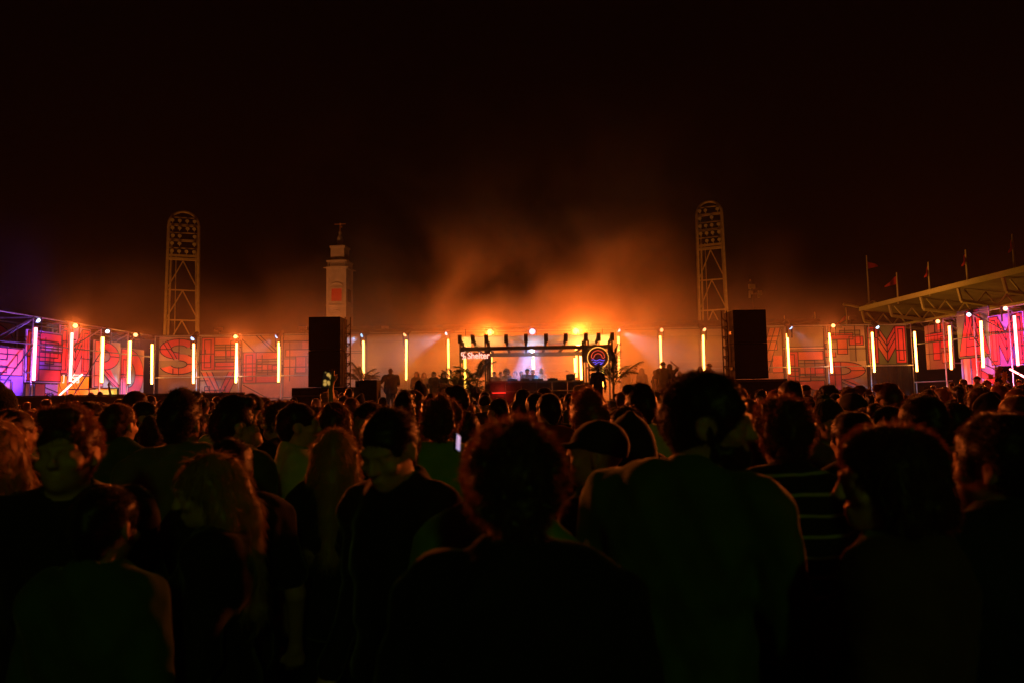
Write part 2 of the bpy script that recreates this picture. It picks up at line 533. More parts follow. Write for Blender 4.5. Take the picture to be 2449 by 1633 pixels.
def art(ch, c1='R', c2='O', g1='B', g2='b'):
    """-> background patches, letter patches, outlines, in a unit square"""
    bgp, le, ln = [(rc(0, 0, 1, 1), g1)], [], []
    if ch == 'M':
        bgp += [(rc(.29, .0, .71, .5), g2)]
        L = [(rc(.03, .03, .28, .97), c1), (rc(.72, .03, .97, .97), c1), ([(.29, .97), (.29, .42), (.5, .05), (.5, .62)], c2), ([(.5, .62), (.5, .05), (.71, .42), (.71, .97)], c1)]
        ln = [cl(rc(.03, .03, .28, .97)), cl(rc(.72, .03, .97, .97)), cl(rc(.09, .1, .21, .9)), cl(rc(.79, .1, .91, .9)), [(.29, .97), (.5, .62), (.71, .97)], [(.29, .82), (.5, .47), (.71, .82)],
              [(.29, .66), (.5, .30), (.71, .66)], [(.29, .42), (.5, .05), (.71, .42)], [(.5, .62), (.5, .05)], [(.03, .68), (.28, .68)], [(.72, .36), (.97, .36)]]
        le = L
    elif ch == 'E':
        bgp += [(rc(.36, .26, 1, .42), g2), (rc(.36, .6, .66, .76), g2)]
        le = [(rc(.03, .03, .35, .97), c1), (rc(.35, .76, .97, .97), c2), (rc(.35, .42, .64, .6), c2), (rc(.64, .42, .97, .6), c1), (rc(.35, .03, .97, .26), c1)]
        ln = [cl(rc(.03, .03, .35, .97)), cl(rc(.10, .1, .26, .9)), cl(rc(.35, .76, .97, .97)), cl(rc(.35, .42, .97, .6)), cl(rc(.35, .03, .97, .26)), [(.64, .42), (.64, .6)], [(.64, .26), (.64, .42)], [(.35, .34), (1, .34)], [(.03, .5), (.35, .5)], [(.35, .68), (1, .68)]]
    elif ch == 'R':
        le = [(rc(.05, .02, .36, .98), c1), (ring(.36, .68, .24, .13, .60, .30, -90, 90), c2), ([(.36, .40), (.62, .40), (.98, .06), (.98, .02), (.74, .02)], c2)]
        ln = [cl(rc(.05, .02, .36, .98)), arcp(.36, .68, .24, .13, -90, 90), arcp(.36, .68, .60, .30, -90, 90), [(.36, .40), (.98, .05)], [(.36, .30), (.74, .02)], [(.20, .02), (.20, .98)], [(.36, .55), (.05, .55)], [(.60, .68), (.96, .68)], [(.36, .28), (.9, -.0)]]
        bgp += [([(.36, .02), (.36, .3), (.74, .02)], g2)]
    elif ch == 'D':
        le = [(rc(.02, .02, .34, .98), c1), (ring(.34, .5, .28, .24, .64, .48, -90, 90), c1)]
        ln = [cl(rc(.02, .02, .34, .98)), arcp(.34, .5, .28, .24, -90, 90), arcp(.34, .5, .64, .48, -90, 90), cl(rc(.10, .12, .25, .78)), [(.02, .5), (.34, .5)], [(.62, .5), (.98, .5)]]
        bgp += [(arcp(.34, .5, .28, .24, -90, 90), g2)]
    elif ch == 'S':
        le = [(ring(.5, .71, .2, .1, .48, .28, 20, 270, 18), c1), (ring(.5, .29, .2, .1, .48, .28, -160, 90, 18), c2)]
        ln = [arcp(.5, .71, .2, .1, 20, 270, 16), arcp(.5, .71, .48, .28, 20, 250, 16), arcp(.5, .29, .2, .1, -160, 90, 16), arcp(.5, .29, .48, .28, -160, 60, 16), [(.5, .43), (.5, .99)], [(.02, .71), (.3, .71)], [(.7, .29), (.98, .29)], [(.36, .02), (.36, .16)], [(.2, .95), (.45, .45)], [(.1, .9), (.38, .42)], [(.5, .0), (.5, .2)]]
        bgp += [(rc(0, .4, .5, .6), g2)]
    elif ch == 'A':
        le = [([(.04, .03), (.30, .03), (.36, .3), (.66, .3), (.72, .03), (.98, .03), (.82, .55), (.70, .98), (.34, .98), (.22, .55)], c1), (rc(.36, .3, .66, .33), c2), ([(.40, .42), (.62, .42), (.52, .82)], c2)]
        le = [([(.03, .03), (.97, .03), (.84, .5), (.70, .98), (.34, .98), (.18, .5)], c1), ([(.38, .36), (.64, .36), (.52, .78)], c2)]
        ln = [cl([(.03, .03), (.97, .03), (.84, .5), (.70, .98), (.34, .98), (.18, .5)]), cl([(.38, .36), (.64, .36), (.52, .78)]), cl([(.44, .42), (.58, .42), (.515, .62)]), [(.25, .03), (.32, .5), (.50, .93)], [(.77, .03), (.70, .5), (.53, .93)], [(.28, .22), (.74, .22)]]
    elif ch == 'V':
        le = [([(.03, .98), (.30, .98), (.5, .36), (.5, .02), (.36, .02)], c1), ([(.70, .98), (.97, .98), (.64, .02), (.5, .02), (.5, .36)], c2)]
        ln = [[(.03, .98), (.36, .02), (.64, .02), (.97, .98)], [(.30, .98), (.5, .36), (.70, .98)], [(.16, .98), (.5, .1), (.84, .98)], [(.0, .7), (.2, .7)], [(.66, .8), (.94, .8)]]
        bgp += [([(.3, .98), (.7, .98), (.5, .36)], g2)]
    elif ch == 'P':
        le = [(rc(.05, .0, .40, .98), c1), (rc(.40, .45, .97, .98), c2)]
        ln = [cl(rc(.05, .0, .40, .98)), cl(rc(.40, .45, .97, .98)), cl(rc(.45, .6, .85, .86)), cl(rc(.12, .08, .3, .6)), cl(rc(.5, .1, .72, .36))]
        bgp += [(rc(.4, 0, 1, .45), g2)]
    elif ch == 'T':
        le = [(rc(.05, .72, .97, .98), c1), (rc(.34, .0, .66, .72), c2)]
        ln = [cl(rc(.05, .72, .97, .98)), cl(rc(.34, .0, .66, .72)), cl(rc(.42, .08, .58, .6)), [(.5, .72), (.5, .98)]]
    elif ch == '|':
        le = [(rc(.02, .0, .30, 1), 'P'), (rc(.08, .0, .30, 1), c2), (rc(.34, .0, .62, 1), c1)]
        ln = [[(.08, 0), (.08, 1)], [(.30, 0), (.30, 1)], [(.34, 0), (.34, 1)], [(.62, 0), (.62, 1)], [(.62, .85), (1, .62)], [(.62, .6), (1, .35)], [(.62, .38), (1, .12)]]
        bgp += [([(.62, .6), (1, .35), (1, .12), (.62, .38)], c1)]
    elif ch == '#':
        bgp += [(rc(0, .55, .45, 1), g2), (rc(.6, 0, 1, .4), g2)]
        le = [(rc(.05, .62, .7, .8), c1), (rc(.3, .2, .55, .62), c2), (rc(.6, .45, .95, .7), c1)]
        ln = [cl(rc(.05, .62, .7, .8)), cl(rc(.3, .2, .55, .62)), cl(rc(.6, .45, .95, .7)), [(0, .35), (1, .35)], [(.75, 0), (.75, 1)], [(.15, 0), (.15, 1)]]
    elif ch == '=':
        bgp += [(rc(0, .0, 1, .14), g2)]
        ln = [[(0, .14), (1, .14)], [(0, .03), (1, .03)], [(.05, .97), (.6, .2)]] if c1 == 'x' else [[(0, .14), (1, .14)], [(0, .03), (1, .03)]]
    elif ch == '/':
        ln = [[(0, .8), (.3, 0)], [(.35, 1), (.75, 0)], [(.45, 1), (.85, 0)]]
    return bgp, le, ln


def banner(label, loc, rz, wd, ht, cells, lw=.04):
    """one printed cloth: cells = (letter, u0, v0, u1, v1, colours...)"""
    rb, rl, ro = MB(), MB(), MB()
    kb, kl = [], []
    off = [0.0]

    def put(mb, keys, pts, key, du):
        off[0] += .0012
        if key not in keys:
            keys.append(key)
        mb.poly([(p[0] * wd - wd / 2, -.012 - off[0], p[1] * ht) for p in pts], keys.index(key))
    rb.box(-wd / 2, -.012, 0, wd / 2, .012, ht, 0)
    kb.append('b')
    lays = []
    for c in cells:
        u0, v0, u1, v1 = c[1:5]
        f = lambda p: (u0 + p[0] * (u1 - u0), v0 + p[1] * (v1 - v0))
        a, b_, l_ = art(c[0], *c[5:])
        if c[0] in 'EV#P':
            q_ = random.Random(label + c[0])
            for _ in range(5):
                x0, y0 = round(q_.uniform(0, .8) * 8) / 8, round(q_.uniform(0, .8) * 8) / 8
                x1, y1 = min(1, x0 + q_.choice((.125, .25, .375, .5))), min(1, y0 + q_.choice((.125, .19, .25, .375)))
                a.append((rc(x0, y0, x1, y1), q_.choice((c[7], c[8], 'N', 'S', 'o', 'O') if len(c) > 8 else ('N', 'S', 'o'))))
                l_.append([(x0, y0), (x1, y0), (x1, y1)] if q_.random() < .5 else cl(rc(x0, y0, x1, y1)))
        lays.append(([([f(p) for p in q], k) for q, k in a], [([f(p) for p in q], k) for q, k in b_], [[f(p) for p in q] for q in l_]))
    for l_ in lays:
        for q, k in l_[0]:
            put(rb, kb, q, k, 0)
    for l_ in lays:
        for q, k in l_[1]:
            put(rl, kl, q, k, 0)
    for l_ in lays:
        for q in l_[2]:
            for a, c in zip(q[:-1], q[1:]):
                ax, az, cx, cz = a[0] * wd - wd / 2, a[1] * ht, c[0] * wd - wd / 2, c[1] * ht
                dx, dz = cx - ax, cz - az
                n = math.hypot(dx, dz)
                if n < 1e-4:
                    continue
                nx, nz = -dz / n * lw / 2, dx / n * lw / 2
                ex, ez = dx / n * lw / 2, dz / n * lw / 2
                off[0] += .0004
                y = -.014 - off[0]
                ro.poly([(ax - ex - nx, y, az - ez - nz), (cx + ex - nx, y, cz + ez - nz), (cx + ex + nx, y, cz + ez + nz), (ax - ex + nx, y, az - ez + nz)])
    o = rb.build('banner', [BM[k] for k in kb], None, loc, rz)
    tag(o, label, 'banner', 'printed letter banners on the scaffold')
    if rl.f:
        le_ = rl.build('letter', [BM[k] for k in kl], o)
    if ro.f:
        tag(ro.build('outline', BM['K'], le_ if rl.f else o), kind='stuff')
    fm = MB()
    for z in (0, ht):
        fm.tube((-wd / 2, .03, z), (wd / 2, .03, z), .018, 6)
    for x in (-wd / 2, wd / 2):
        fm.tube((x, .03, 0), (x, .03, ht), .018, 6)
    fm.build('edge_pole', DARKSTEEL, o)
    return o


YB = 32.75    # rear banners
ZB = 1.62
rear = {
    -16: ('letter S banner in red on grey at the wall corner', [('S', .0, .42, 1, .98, 'R', 'O', 'g', 'b'), ('=', 0, 0, 1, .4, 'R', 'O', 'N', 'N')]),
    -14: ('banner with a letter E piece over a letter V', [('E', 0, .47, 1, 1, 'R', 'O', 'B', 'N'), ('V', 0, .0, 1, .46, 'O', 'R', 'b', 'N')]),
    -12: ('banner with broad letter E and pale stripes under slanting lines', [('E', 0, .26, 1, .76, 'R', 'O', 'b', 'N'), ('/', 0, .76, 1, 1, 'R', 'R', 'C', 'B'), ('=', 0, 0, 1, .25, 'x', 'R', 'S', 'B')]),
    -10: ('terracotta banner beside the tall speaker with ruled lines', [('#', 0, .3, 1, .9, 'o', 'O', 'o', 'N'), ('=', 0, 0, 1, .3, 'R', 'O', 'o', 'B'), ('=', 0, .9, 1, 1, 'R', 'O', 'C', 'B')]),
    -8: ('plain sand banner behind the speaker with smoke', [('=', 0, 0, 1, .7, 'R', 'O', 'C', 'B'), ('=', 0, .7, 1, 1, 'R', 'O', 'C', 'B')]),
    12: ('banner with one slanting letter V arm beside black speaker stack', [('V', 0, .3, 1, 1, 'O', 'o', 'N', 'N'), ('=', 0, 0, 1, .3, 'x', 'O', 'o', 'B')]),
    14: ('banner with letter E under an olive blank field', [('=', 0, .64, 1, 1, 'R', 'O', 'g', 'C'), ('E', 0, .0, 1, .64, 'R', 'O', 'N', 'g')]),
    16: ('banner with red blocks above a letter R', [('#', 0, .46, 1, 1, 'R', 'O', 'B', 'g'), ('R', 0, .0, 1, .46, 'R', 'O', 'b', 'g')]),
}
for xm, (lab, cells) in rear.items():
    banner(lab, (xm, YB, ZB), 0, 1.94, 3.08, cells)
banner('letter M banner in red on green above the black drape', (18, YB, 2.85), 0, 1.94, 1.86, [('M', 0, 0, 1, 1, 'R', 'O', 'G', 'G')], .045)
PLAIN = mat('plain_wall_cloth', (.42, .27, .12), .85, .2, noise=.15, nscale=1.2, bump=.12)
PLAIN2 = mat('plain_wall_trim', (.52, .36, .2), .8, .2)
for xm in range(-6, 12, 2):
    o = MB().box(-.985, -.02, 0, .985, .02, 2.72).build('wall_panel', PLAIN, None, (xm, YB, ZB))
    k = (xm + 6) // 2
    tag(o, f'{ORD[k]} plain sand wall panel counted from the palm on the speaker', 'wall panel', 'plain panels behind the smoke')
    MB().box(-.985, -.05, 2.74, .985, .03, 3.05).build('top_board', PLAIN2, o)
    MB().box(-.97, -.04, 1.5, .97, -.021, 1.56).build('seam', PLAIN2, o)
LW = -17.25
RW = 19.35
banner('banner with letter A arch above letter T at the picture edge', (LW, 22.95, 1.85), math.pi / 2, 2.2, 1.75, [('P', 0, 0, 1, 1, 'R', 'O', 'S', 'P')], .045)
banner('dark red banner top with arch behind the corner scaffold', (LW - 2.0, 25.0, 3.2), math.pi / 2, 2.6, 1.5, [('S', 0, -.8, 1, 1, 'R', 'O', 'N', 'V')], .045)
banner('magenta and purple letter E banner with black edge', (LW, 25.1, 2.42), math.pi / 2, 1.92, 1.86, [('E', 0, 0, 1, 1, 'R', 'R', 'v', 'P')], .04)
banner('purple and red lower banner under the letter E', (LW - .1, 25.1, 1.55), math.pi / 2, 1.9, .82, [('|', 0, 0, 1, 1, 'R', 'S', 'V', 'P')], .04)
banner('letter M banner in salmon and purple behind neon brackets', (LW - .1, 27.0, 2.75), math.pi / 2, 1.9, 1.88, [('M', 0, 0, 1, 1, 'R', 'S', 'v', 'S')], .04)
banner('yellow lower banner with slanting strokes', (LW - .1, 27.0, 1.62), math.pi / 2, 1.9, 1.08, [('/', 0, 0, 1, 1, 'R', 'O', 'Y', 'Y')], .03)
banner('letter R banner in red on olive', (LW, 29.0, 2.28), math.pi / 2, 1.9, 1.95, [('R', 0, 0, 1, 1, 'O', 'R', 'g', 'g')], .04)
banner('plain yellow strip below the letter R', (LW - .1, 29.0, 1.62), math.pi / 2, 1.9, .62, [('=', 0, 0, 1, 1, 'R', 'O', 'Y', 'Y')], .03)
banner('tall letter D banner in red beside the wall corner', (LW, 30.95, 1.7), math.pi / 2, 1.9, 2.35, [('D', 0, 0, 1, 1, 'R', 'R', 'N', 'g')], .04)
banner('brown banner of blocks at the far corner of the red side wall', (RW, 30.9, 2.55), -math.pi / 2, 1.95, 2.0, [('#', 0, 0, 1, 1, 'R', 'R', 'N', 'N')], .03)
banner('tall letter A banner in red on dark green', (RW, 28.55, 2.95), -math.pi / 2, 2.0, 2.0, [('A', 0, 0, 1, 1, 'R', 'O', 'G', 'G')], .045)
banner('magenta lower banner of bars under the letter A', (RW + .05, 28.5, 1.6), -math.pi / 2, 2.0, 1.3, [('|', 0, 0, 1, 1, 'R', 'S', 'V', 'P')], .04)
banner('letter M banner in red and violet on the side wall', (RW - .1, 26.5, 2.5), -math.pi / 2, 1.9, 2.0, [('M', 0, 0, 1, 1, 'R', 'R', 'V', 'P')], .045)
banner('violet banner with round red letter at the picture edge', (RW, 24.4, 2.1), -math.pi / 2, 2.0, 2.3, [('D', 0, 0, 1, 1, 'R', 'S', 'v', 'V')], .045)
# ------------------------------------------------------------------ scaffolds
_pipe = {}


def pipe(name, a, b, parent, r=.026, m=STEEL):
    """a scaffold tube; tubes of one length share a mesh"""
    a, b = Vector(a), Vector(b)
    L = round((b - a).length, 2)
    key = (name, L, r, m.name)
    if key not in _pipe:
        me = MB().tube((0, 0, 0), (0, 0, L), r, 8).build(name, m)
        _pipe[key] = me.data
        o = me
        o.parent = parent
    else:
        o = link(name, _pipe[key], parent)
    o.location = a
    o.rotation_euler = (b - a).to_track_quat('Z', 'Y').to_euler()
    return o


rs = thing('scaffold', 'long steel scaffold carrying the rear wall of banners', 'scaffold', (0, 0, 0))
for x in range(-17, 21, 2):
    pipe('standard', (x, 32.4, 0), (x, 32.4, 4.75), rs)
    pipe('standard', (x, 33.6, 0), (x, 33.6, 4.75), rs)
    if x < 19:
        for z in (4.72, 2.78):
            pipe('ledger', (x, 32.36, z), (x + 2, 32.36, z), rs)
        pipe('ledger', (x, 33.64, 4.72), (x + 2, 33.64, 4.72), rs)
for s, XW, lab in ((-1, -17.0, 'steel scaffold lit pink and violet carrying letters E, M, R and D'), (1, 19.1, 'steel scaffold lit red and violet carrying letters A and M')):
    sc = thing('scaffold', lab, 'scaffold', (0, 0, 0))
    ys = [20.1 + 2 * k for k in range(6)]
    for k, y in enumerate(ys):
        XB = XW + s * 2
        pipe('standard', (XW, y, 0), (XW, y, 4.75), sc, .03)
        pipe('standard', (XB, y, 0), (XB, y, 4.75), sc, .03)
        pipe('transom', (XW, y, 4.70), (XB, y, 4.70), sc, .03)
        pipe('transom', (XW, y, 2.76), (XB, y, 2.76), sc)
        pipe('brace', (XW, y + .05, 4.66), (XB, y + .05, 3.45), sc, .03)
        y2 = y + 2
        pipe('ledger', (XW, y, 4.73), (XW, y2, 4.73), sc)
        pipe('ledger', (XB, y, 4.73), (XB, y2, 4.73), sc)
        pipe('ledger', (XW, y, 3.75), (XW, y2, 3.75), sc, m=DARKSTEEL)
        pipe('ledger', (XB, y, 3.75), (XB, y2, 3.75), sc)
        if k in (1, 3):
            pipe('brace', (XW + s * -.03, y, 1.6), (XW + s * -.03, y2, 3.72), sc, m=DARKSTEEL)
            pipe('brace', (XW + s * -.03, y2, 4.7), (XW + s * -.03, y, 3.72), sc, m=DARKSTEEL)
    XB = XW + s * 2
# ------------------------------------------------------------------ led tubes
_td = {}
TZ0, TZ1 = 2.44, 4.36


def led_tube(label, x, y, z0, z1, m, group='vertical led tubes on the scaffold', r=.045, top=None):
    L = z1 - z0
    t = thing('led_tube', label, 'light tube', (x, y, z0), 0, group)
    key = (round(L, 3), m.name, r)
    if key not in _td:
        a = MB().tube((0, 0, .03), (0, 0, L - .03), r, 10).build('diffuser', m, t, smooth=False)
        bm_ = MB().tube((0, 0, -.03), (0, 0, .03), r * 1.1, 10).build('end_cap', BLACK, t)
        cm = MB().box(-.03, 0, -.02, .03, .16, .02).build('clamp', BLACK, t)
        _td[key] = (a.data, bm_.data, cm.data)
        cm.location = (0, r, L * .85)
    else:
        link('diffuser', _td[key][0], t)
        link('end_cap', _td[key][1], t)
        link('clamp', _td[key][2], t, (0, r, L * .85))
    link('end_cap', _td[key][1], t, (0, 0, L))
    t.rotation_euler = (random.uniform(-.012, .012), random.uniform(-.014, .014), 0)
    return t


for x in range(-15, 21, 2):
    y = 32.1
    if x < -9:
        lab = f'amber led tube, {ORD[(-9 - x) // 2 - 1]} from the speaker stack towards the letter S'
    elif x == -9:
        continue
    elif x < -1:
        lab = f'amber led tube in smoke, {ORD[(-1 - x) // 2 - 1]} from the pergola on the bell tower side'
    elif x <= 3:
        lab = {-1: 'amber led tube behind the pergola post under the shop sign', 1: 'amber led tube glimpsed behind the performers', 3: 'amber led tube glimpsed beside the pergola post near round sign'}[x]
    elif x < 11:
        lab = f'amber led tube in smoke, {ORD[(x - 3) // 2 - 1]} after the round neon sign'
    elif x == 11:
        continue
    else:
        lab = {13: 'amber led tube between letter V arm and olive field', 15: 'amber led tube between letter E and letter R banners', 17: 'amber led tube beside the green letter M banner', 19: 'amber led tube at the wall corner beyond the green letter M'}[x]
    led_tube(lab, x, y, TZ0, TZ1, TUBE_A)
for y, m, lab in ((24.1, TUBE_C, 'coral led tube in front of the pink letter E banner'), (26.1, TUBE_C, 'coral led tube between letter E and salmon letter M'), (28.1, TUBE_A, 'yellow led tube between salmon letter M and letter R'), (30.1, TUBE_A, 'yellow led tube between letter R and letter D'), (32.0, TUBE_A, 'yellow led tube between letter D and letter S')):
    led_tube(lab, -16.9, y, TZ0, TZ1, m)
for y, m, lab in ((29.5, TUBE_A, 'yellow led tube between brown blocks and tall letter A'), (27.5, TUBE_A, 'yellow led tube between tall letter A and violet letter M'), (25.6, TUBE_C, 'coral led tube at the picture edge past violet letter M')):
    led_tube(lab, 18.95, y, TZ0, TZ1, m)
for lab, a, b_ in (('slanting coral led tube below the neon brackets', (-16.85, 25.35, 1.9), (-16.85, 26.75, 2.78)), ('slanting coral led tube low on the violet side wall', (18.85, 25.9, 2.35), (18.85, 25.0, 1.95))):
    t = thing('led_tube', lab, 'light tube', a, 0)
    d = Vector(b_) - Vector(a)
    MB().tube(d * .02, d * .54, .032, 10).build('diffuser', TUBE_C, t)
    MB().tube(d * .57, d * .98, .032, 10).build('diffuser', TUBE_C, t)
    MB().tube(d * .54, d * .57, .05, 10).build('joint', BLACK, t)
    MB().tube(d * 0, d * .02, .05, 10).build('end_cap', BLACK, t)

# ------------------------------------------------------------------ moving heads
_sd = {}


def moving_head(label, loc, lensm, lr, col, power, aim, cone, soft=.09):
    loc = Vector(loc)
    d = (Vector(aim) - loc).normalized()
    t = thing('spotlight', label, 'spotlight', loc, 0, 'moving head spotlights along the top rail')
    key = (lensm.name, round(lr, 3))
    q = d.to_track_quat('-Z', 'Y')
    if key not in _sd:
        hb = MB().lathe([(lr * .75, .34), (lr * 1.15, .26), (lr * 1.2, .03), (lr * 1.2, -.04), (lr * 1.02, -.04), (lr * 1.02, -.005)], n=14).build('head', BLACK, t)
        ll = MB().lathe([(lr, -.012), (lr * .98, -.04), (lr * .8, -.08), (lr * .45, -.105), (.002, -.112)], n=14).build('lens', lensm, hb)
        yk = MB()
        yk.box(-lr * 1.5, -.04, 0, -lr * 1.28, .04, .45); yk.box(lr * 1.28, -.04, 0, lr * 1.5, .04, .45); yk.box(-lr * 1.5, -.06, .45, lr * 1.5, .06, .58)
        yo = yk.build('yoke', BLACK, t)
        _sd[key] = (hb.data, ll.data, yo.data)
    else:
        hb = link('head', _sd[key][0], t)
        ll = link('lens', _sd[key][1], hb)
        yo = link('yoke', _sd[key][2], t)
    hb.rotation_euler = q.to_euler()
    yo.location = (0, .05, -.5)
    yo.rotation_euler.z = math.atan2(d.x, -d.y) * .3
    if power:
        lamp('beam', 'SPOT', d * .24, power * K_SPOT, col, t, aim, cone, .35, soft, world_loc=loc)
    return t


BLUE, WHT, ORA = (.25, .55, 1.0), (.55, .75, 1.0), (1.0, .34, .05)
heads = [(462, 808, 31.6, 'B', 'over the letter S banner', (-1.1, -1.3, -1.9)), (563, 805, 31.6, 'c', 'over the letter V banner', (11, -26, -3)), (664, 803, 31.6, 'B', 'over the pale striped banner', (-2.2, -.15, -1.6)),
         (868, 801, 31.6, 'B', 'next to the tall speaker stack on the smoky side', (-3.0, -1.0, -1.5)), (970, 799, 31.6, 'O', 'second from the tall speaker in smoke', (-2.6, -1.2, -2.6)), (1070, 797, 31.6, 'W', 'third from the tall speaker in smoke', (-3.5, -1, -1.5)),
         (1173, 795, 31.4, 'o', 'glaring over the shop sign', (-2, -24, -3.5)), (1273, 793, 31.4, 'b', 'glaring over the middle of the pergola', (-.35, -6.3, -2.3)), (1377, 792, 31.4, 'o', 'glaring over the round neon sign side', (2, -24, -3.5)),
         (1478, 789, 31.6, 'W', 'first past the pergola and round sign', (3.5, -1, -2.2)), (1581, 789, 31.6, 'O', 'over the people with cap and raised arm', (3, -6, -2)), (1683, 787, 31.6, 'O', 'over the seated couple by the speaker', (3, -3.5, -4)),
         (1889, 782, 31.6, 'B', 'over the olive field of the letter E banner', (2.0, -.2, -2)), (1993, 779, 31.6, 'c', 'between letter E and letter R banners', (-12, -26, -3)), (2097, 781, 31.6, 'W', 'over the green letter M banner', (1.0, -1.4, -2)),
         (88, 765, 24.4, 'W', 'over the pink letter E banner', (3, .6, -1.8)), (180, 779, 26.4, 'c', 'over the salmon letter M banner', (13, -20, -3)), (256, 792, 28.4, 'W', 'over the red letter R banner', (3, -2.2, -1.8)), (324, 801, 30.2, 'c', 'over the letter D banner', (14, -24, -3)),
         (2243, 769, 30.2, 'c', 'over the brown block banner', (-14, -24, -3)), (2318, 752, 28.1, 'W', 'over the tall letter A banner', (-3, -2.2, -1.8)), (2405, 738, 26.2, 'c', 'over the violet letter M banner', (-14, -20, -3))]
for px, py, D, k, lab, aim in heads:
    q = P(px, py, D)
    lm, col, pw, lr, cone, nm = {'B': (LENS_B, BLUE, 2200, .1, 46, 'blue white'), 'W': (LENS_W, WHT, 800, .085, 46, 'white'), 'O': (LENS_O, ORA, 900, .095, 20, 'orange'), 'o': (LENS_O, (1, .135, .012), 4600 if px < 1300 else 7200, .15, 80, 'orange'), 'b': (LENS_B, (.12, .38, 1), 22000, .14, 13, 'blue'), 'c': (LENS_O, (1, .15, .02), 9500, .085, 55, 'orange')}[k]
    moving_head(f'small {nm} spotlight {lab}' if k in 'BWOc' else f'large {nm} spotlight {lab}', q, lm, lr, col, pw, q + Vector(aim), cone)

# floods that colour the side walls
for x, y, z, col, pw, aim, lab in ((-13.6, 23.4, 1.45, (1, .07, .26), 6000, (-17.2, 25.6, 3.2), 'low magenta flood light facing the pink letter E banner'), (-14.6, 22.9, 1.45, (.38, .12, 1), 2600, (-18, 23.4, 4.2), 'low violet flood light facing the corner scaffold'),
                                   (-13.0, 25.8, 1.45, (1, .12, .06), 1500, (-17.2, 28.6, 3.2), 'low red flood light facing the letter R banner'), (14.6, 24.2, 1.45, (1, .10, .09), 6000, (19.3, 27.2, 3.4), 'low red flood light facing the tall letter A banner'),
                                   (12.6, 17.0, 1.4, (1, .06, .04), 900, (17, 19, 1.9), 'low red flood light facing the viewing platform'),
                                   (15.6, 22.2, 1.45, (.42, .12, 1), 2600, (19.6, 24.8, 3.6), 'low violet flood light facing the edge banner')):
    t = thing('floodlight', lab, 'floodlight', (x, y, z), 0, 'coloured floods before the side walls')
    sgn = -1 if x < 0 else 1
    MB().box(-.16, -.16, .02, .16, .16, .3).build('housing', BLACK, t)
    MB().box(sgn * .161, -.12, .06, sgn * .17, .12, .26).build('lens', mat('flood_' + lab.split()[1], (.5, .5, .5), .3, emit=col, estr=3, sample=False), t)
    MB().tube((0, 0, -z), (0, 0, .02), .03, 8).build('stand', BLACK, t)
    lamp('flood', 'SPOT', (sgn * .22, 0, .16), pw, col, t, aim, 75, .7, .12, world_loc=Vector((x, y, z)))

# ------------------------------------------------------------------ neon brackets on the left wall
NEONW = mat('white_neon', (.8, .8, .8), .4, emit=(1.0, .46, .34), estr=1.7)
NEONR = mat('pink_white_neon', (.8, .8, .8), .4, emit=(1.0, .40, .30), estr=4.5)
t = thing('neon_sign', 'small white neon brackets with crossed strokes before the letter M banner', 'neon sign', (-16.7, 26.1, 2.5))
sx = lambda px, py: P(px, py, 26.3) - Vector((-16.7, 26.1, 2.5))
for pts in ([(150, 896), (153, 896), (152, 914), (149, 914)], [(177, 896), (189, 896)], [(172, 909), (172, 914), (178, 914)], [(183, 914), (188, 914), (188, 906)], [(174, 912), (186, 900)], [(174, 902), (185, 910)], [(178, 893), (172, 903)], [(178, 901), (187, 901)]):
    MB().path([sx(*p) for p in pts], .017, 6).build('neon_stroke', NEONW, t)
MB().box(-.62, .28, -.34, .6, .3, -.3).build('mount', DARKSTEEL, t)

# ------------------------------------------------------------------ speakers
MESHM = mat('speaker_grille', (.02, .02, .022), .6, .35, noise=.2, nscale=60, bump=.3)


def speaker_stack(label, x0, x1, D, zs, depth, lad):
    t = thing('speaker_stack', label, 'speaker', ((x0 + x1) / 2, D, 0), 0, 'tall speaker stacks beside the stage')
    hw = (x1 - x0) / 2
    for a, c in zip(zs[:-1], zs[1:]):
        cb = MB().box(-hw, .03, a + .012, hw, depth, c - .012).build('cabinet', BLACK, t)
        MB().box(-hw + .03, 0, a + .05, hw - .03, .026, c - .05).build('grille', MESHM, cb)
        MB().box(-hw - .002, .2, a + .3, -hw - .03, .5, a + .4).build('handle', DARKSTEEL, cb)
    # lattice ladder truss behind one side
    lx = hw + .06 if lad > 0 else -hw - .06
    for dx in (0, .17):
        MB().tube((lx + lad * dx, .5, zs[0] - .3), (lx + lad * dx, .5, zs[-1] + .02), .022, 6).build('truss_chord', PLY, t)
    n = 14
    for k in range(n):
        za = zs[0] - .2 + (zs[-1] - zs[0]) * k / n
        zb = za + (zs[-1] - zs[0]) / n
        MB().tube((lx, .5, za), (lx + lad * .17, .5, zb if k % 2 else za), .018, 6).build('truss_rung', PLY, t)
    return t


def zpx(px, py, D):
    return P(px, py, D).z


D = 22.0
xa, xb = P(737, 850, D).x, P(812, 850, D).x
zb_, zm_, zt_ = zpx(775, 925, D), zpx(775, 837, D), zpx(775, 757, D)
speaker_stack('tall dark speaker stack standing before the bell tower', xa, xb, D, [zb_, zm_, zt_], 1.0, 1)
o = MB().box(P(700, 927, D).x, D - .1, 0, P(846, 927, D).x, D + 1.6, zb_ - .01).build('speaker_plinth', BLACKCLOTH)
tag(o, 'wide black draped plinth under the stack before the bell tower', 'plinth')
MB().box(P(702, 927, D).x, D - .13, zb_ - .3, P(844, 927, D).x, D - .11, zb_ - .24).build('edge_batten', DARKSTEEL, o)
xa, xb = P(1758, 850, D).x, P(1837, 850, D).x
zb_, zm_, zt_ = zpx(1797, 905, D), zpx(1797, 820, D), zpx(1797, 740, D)
speaker_stack('taller black speaker stack standing before the letter V arm', xa, xb, D, [zb_, zm_, zt_], 1.0, -1)
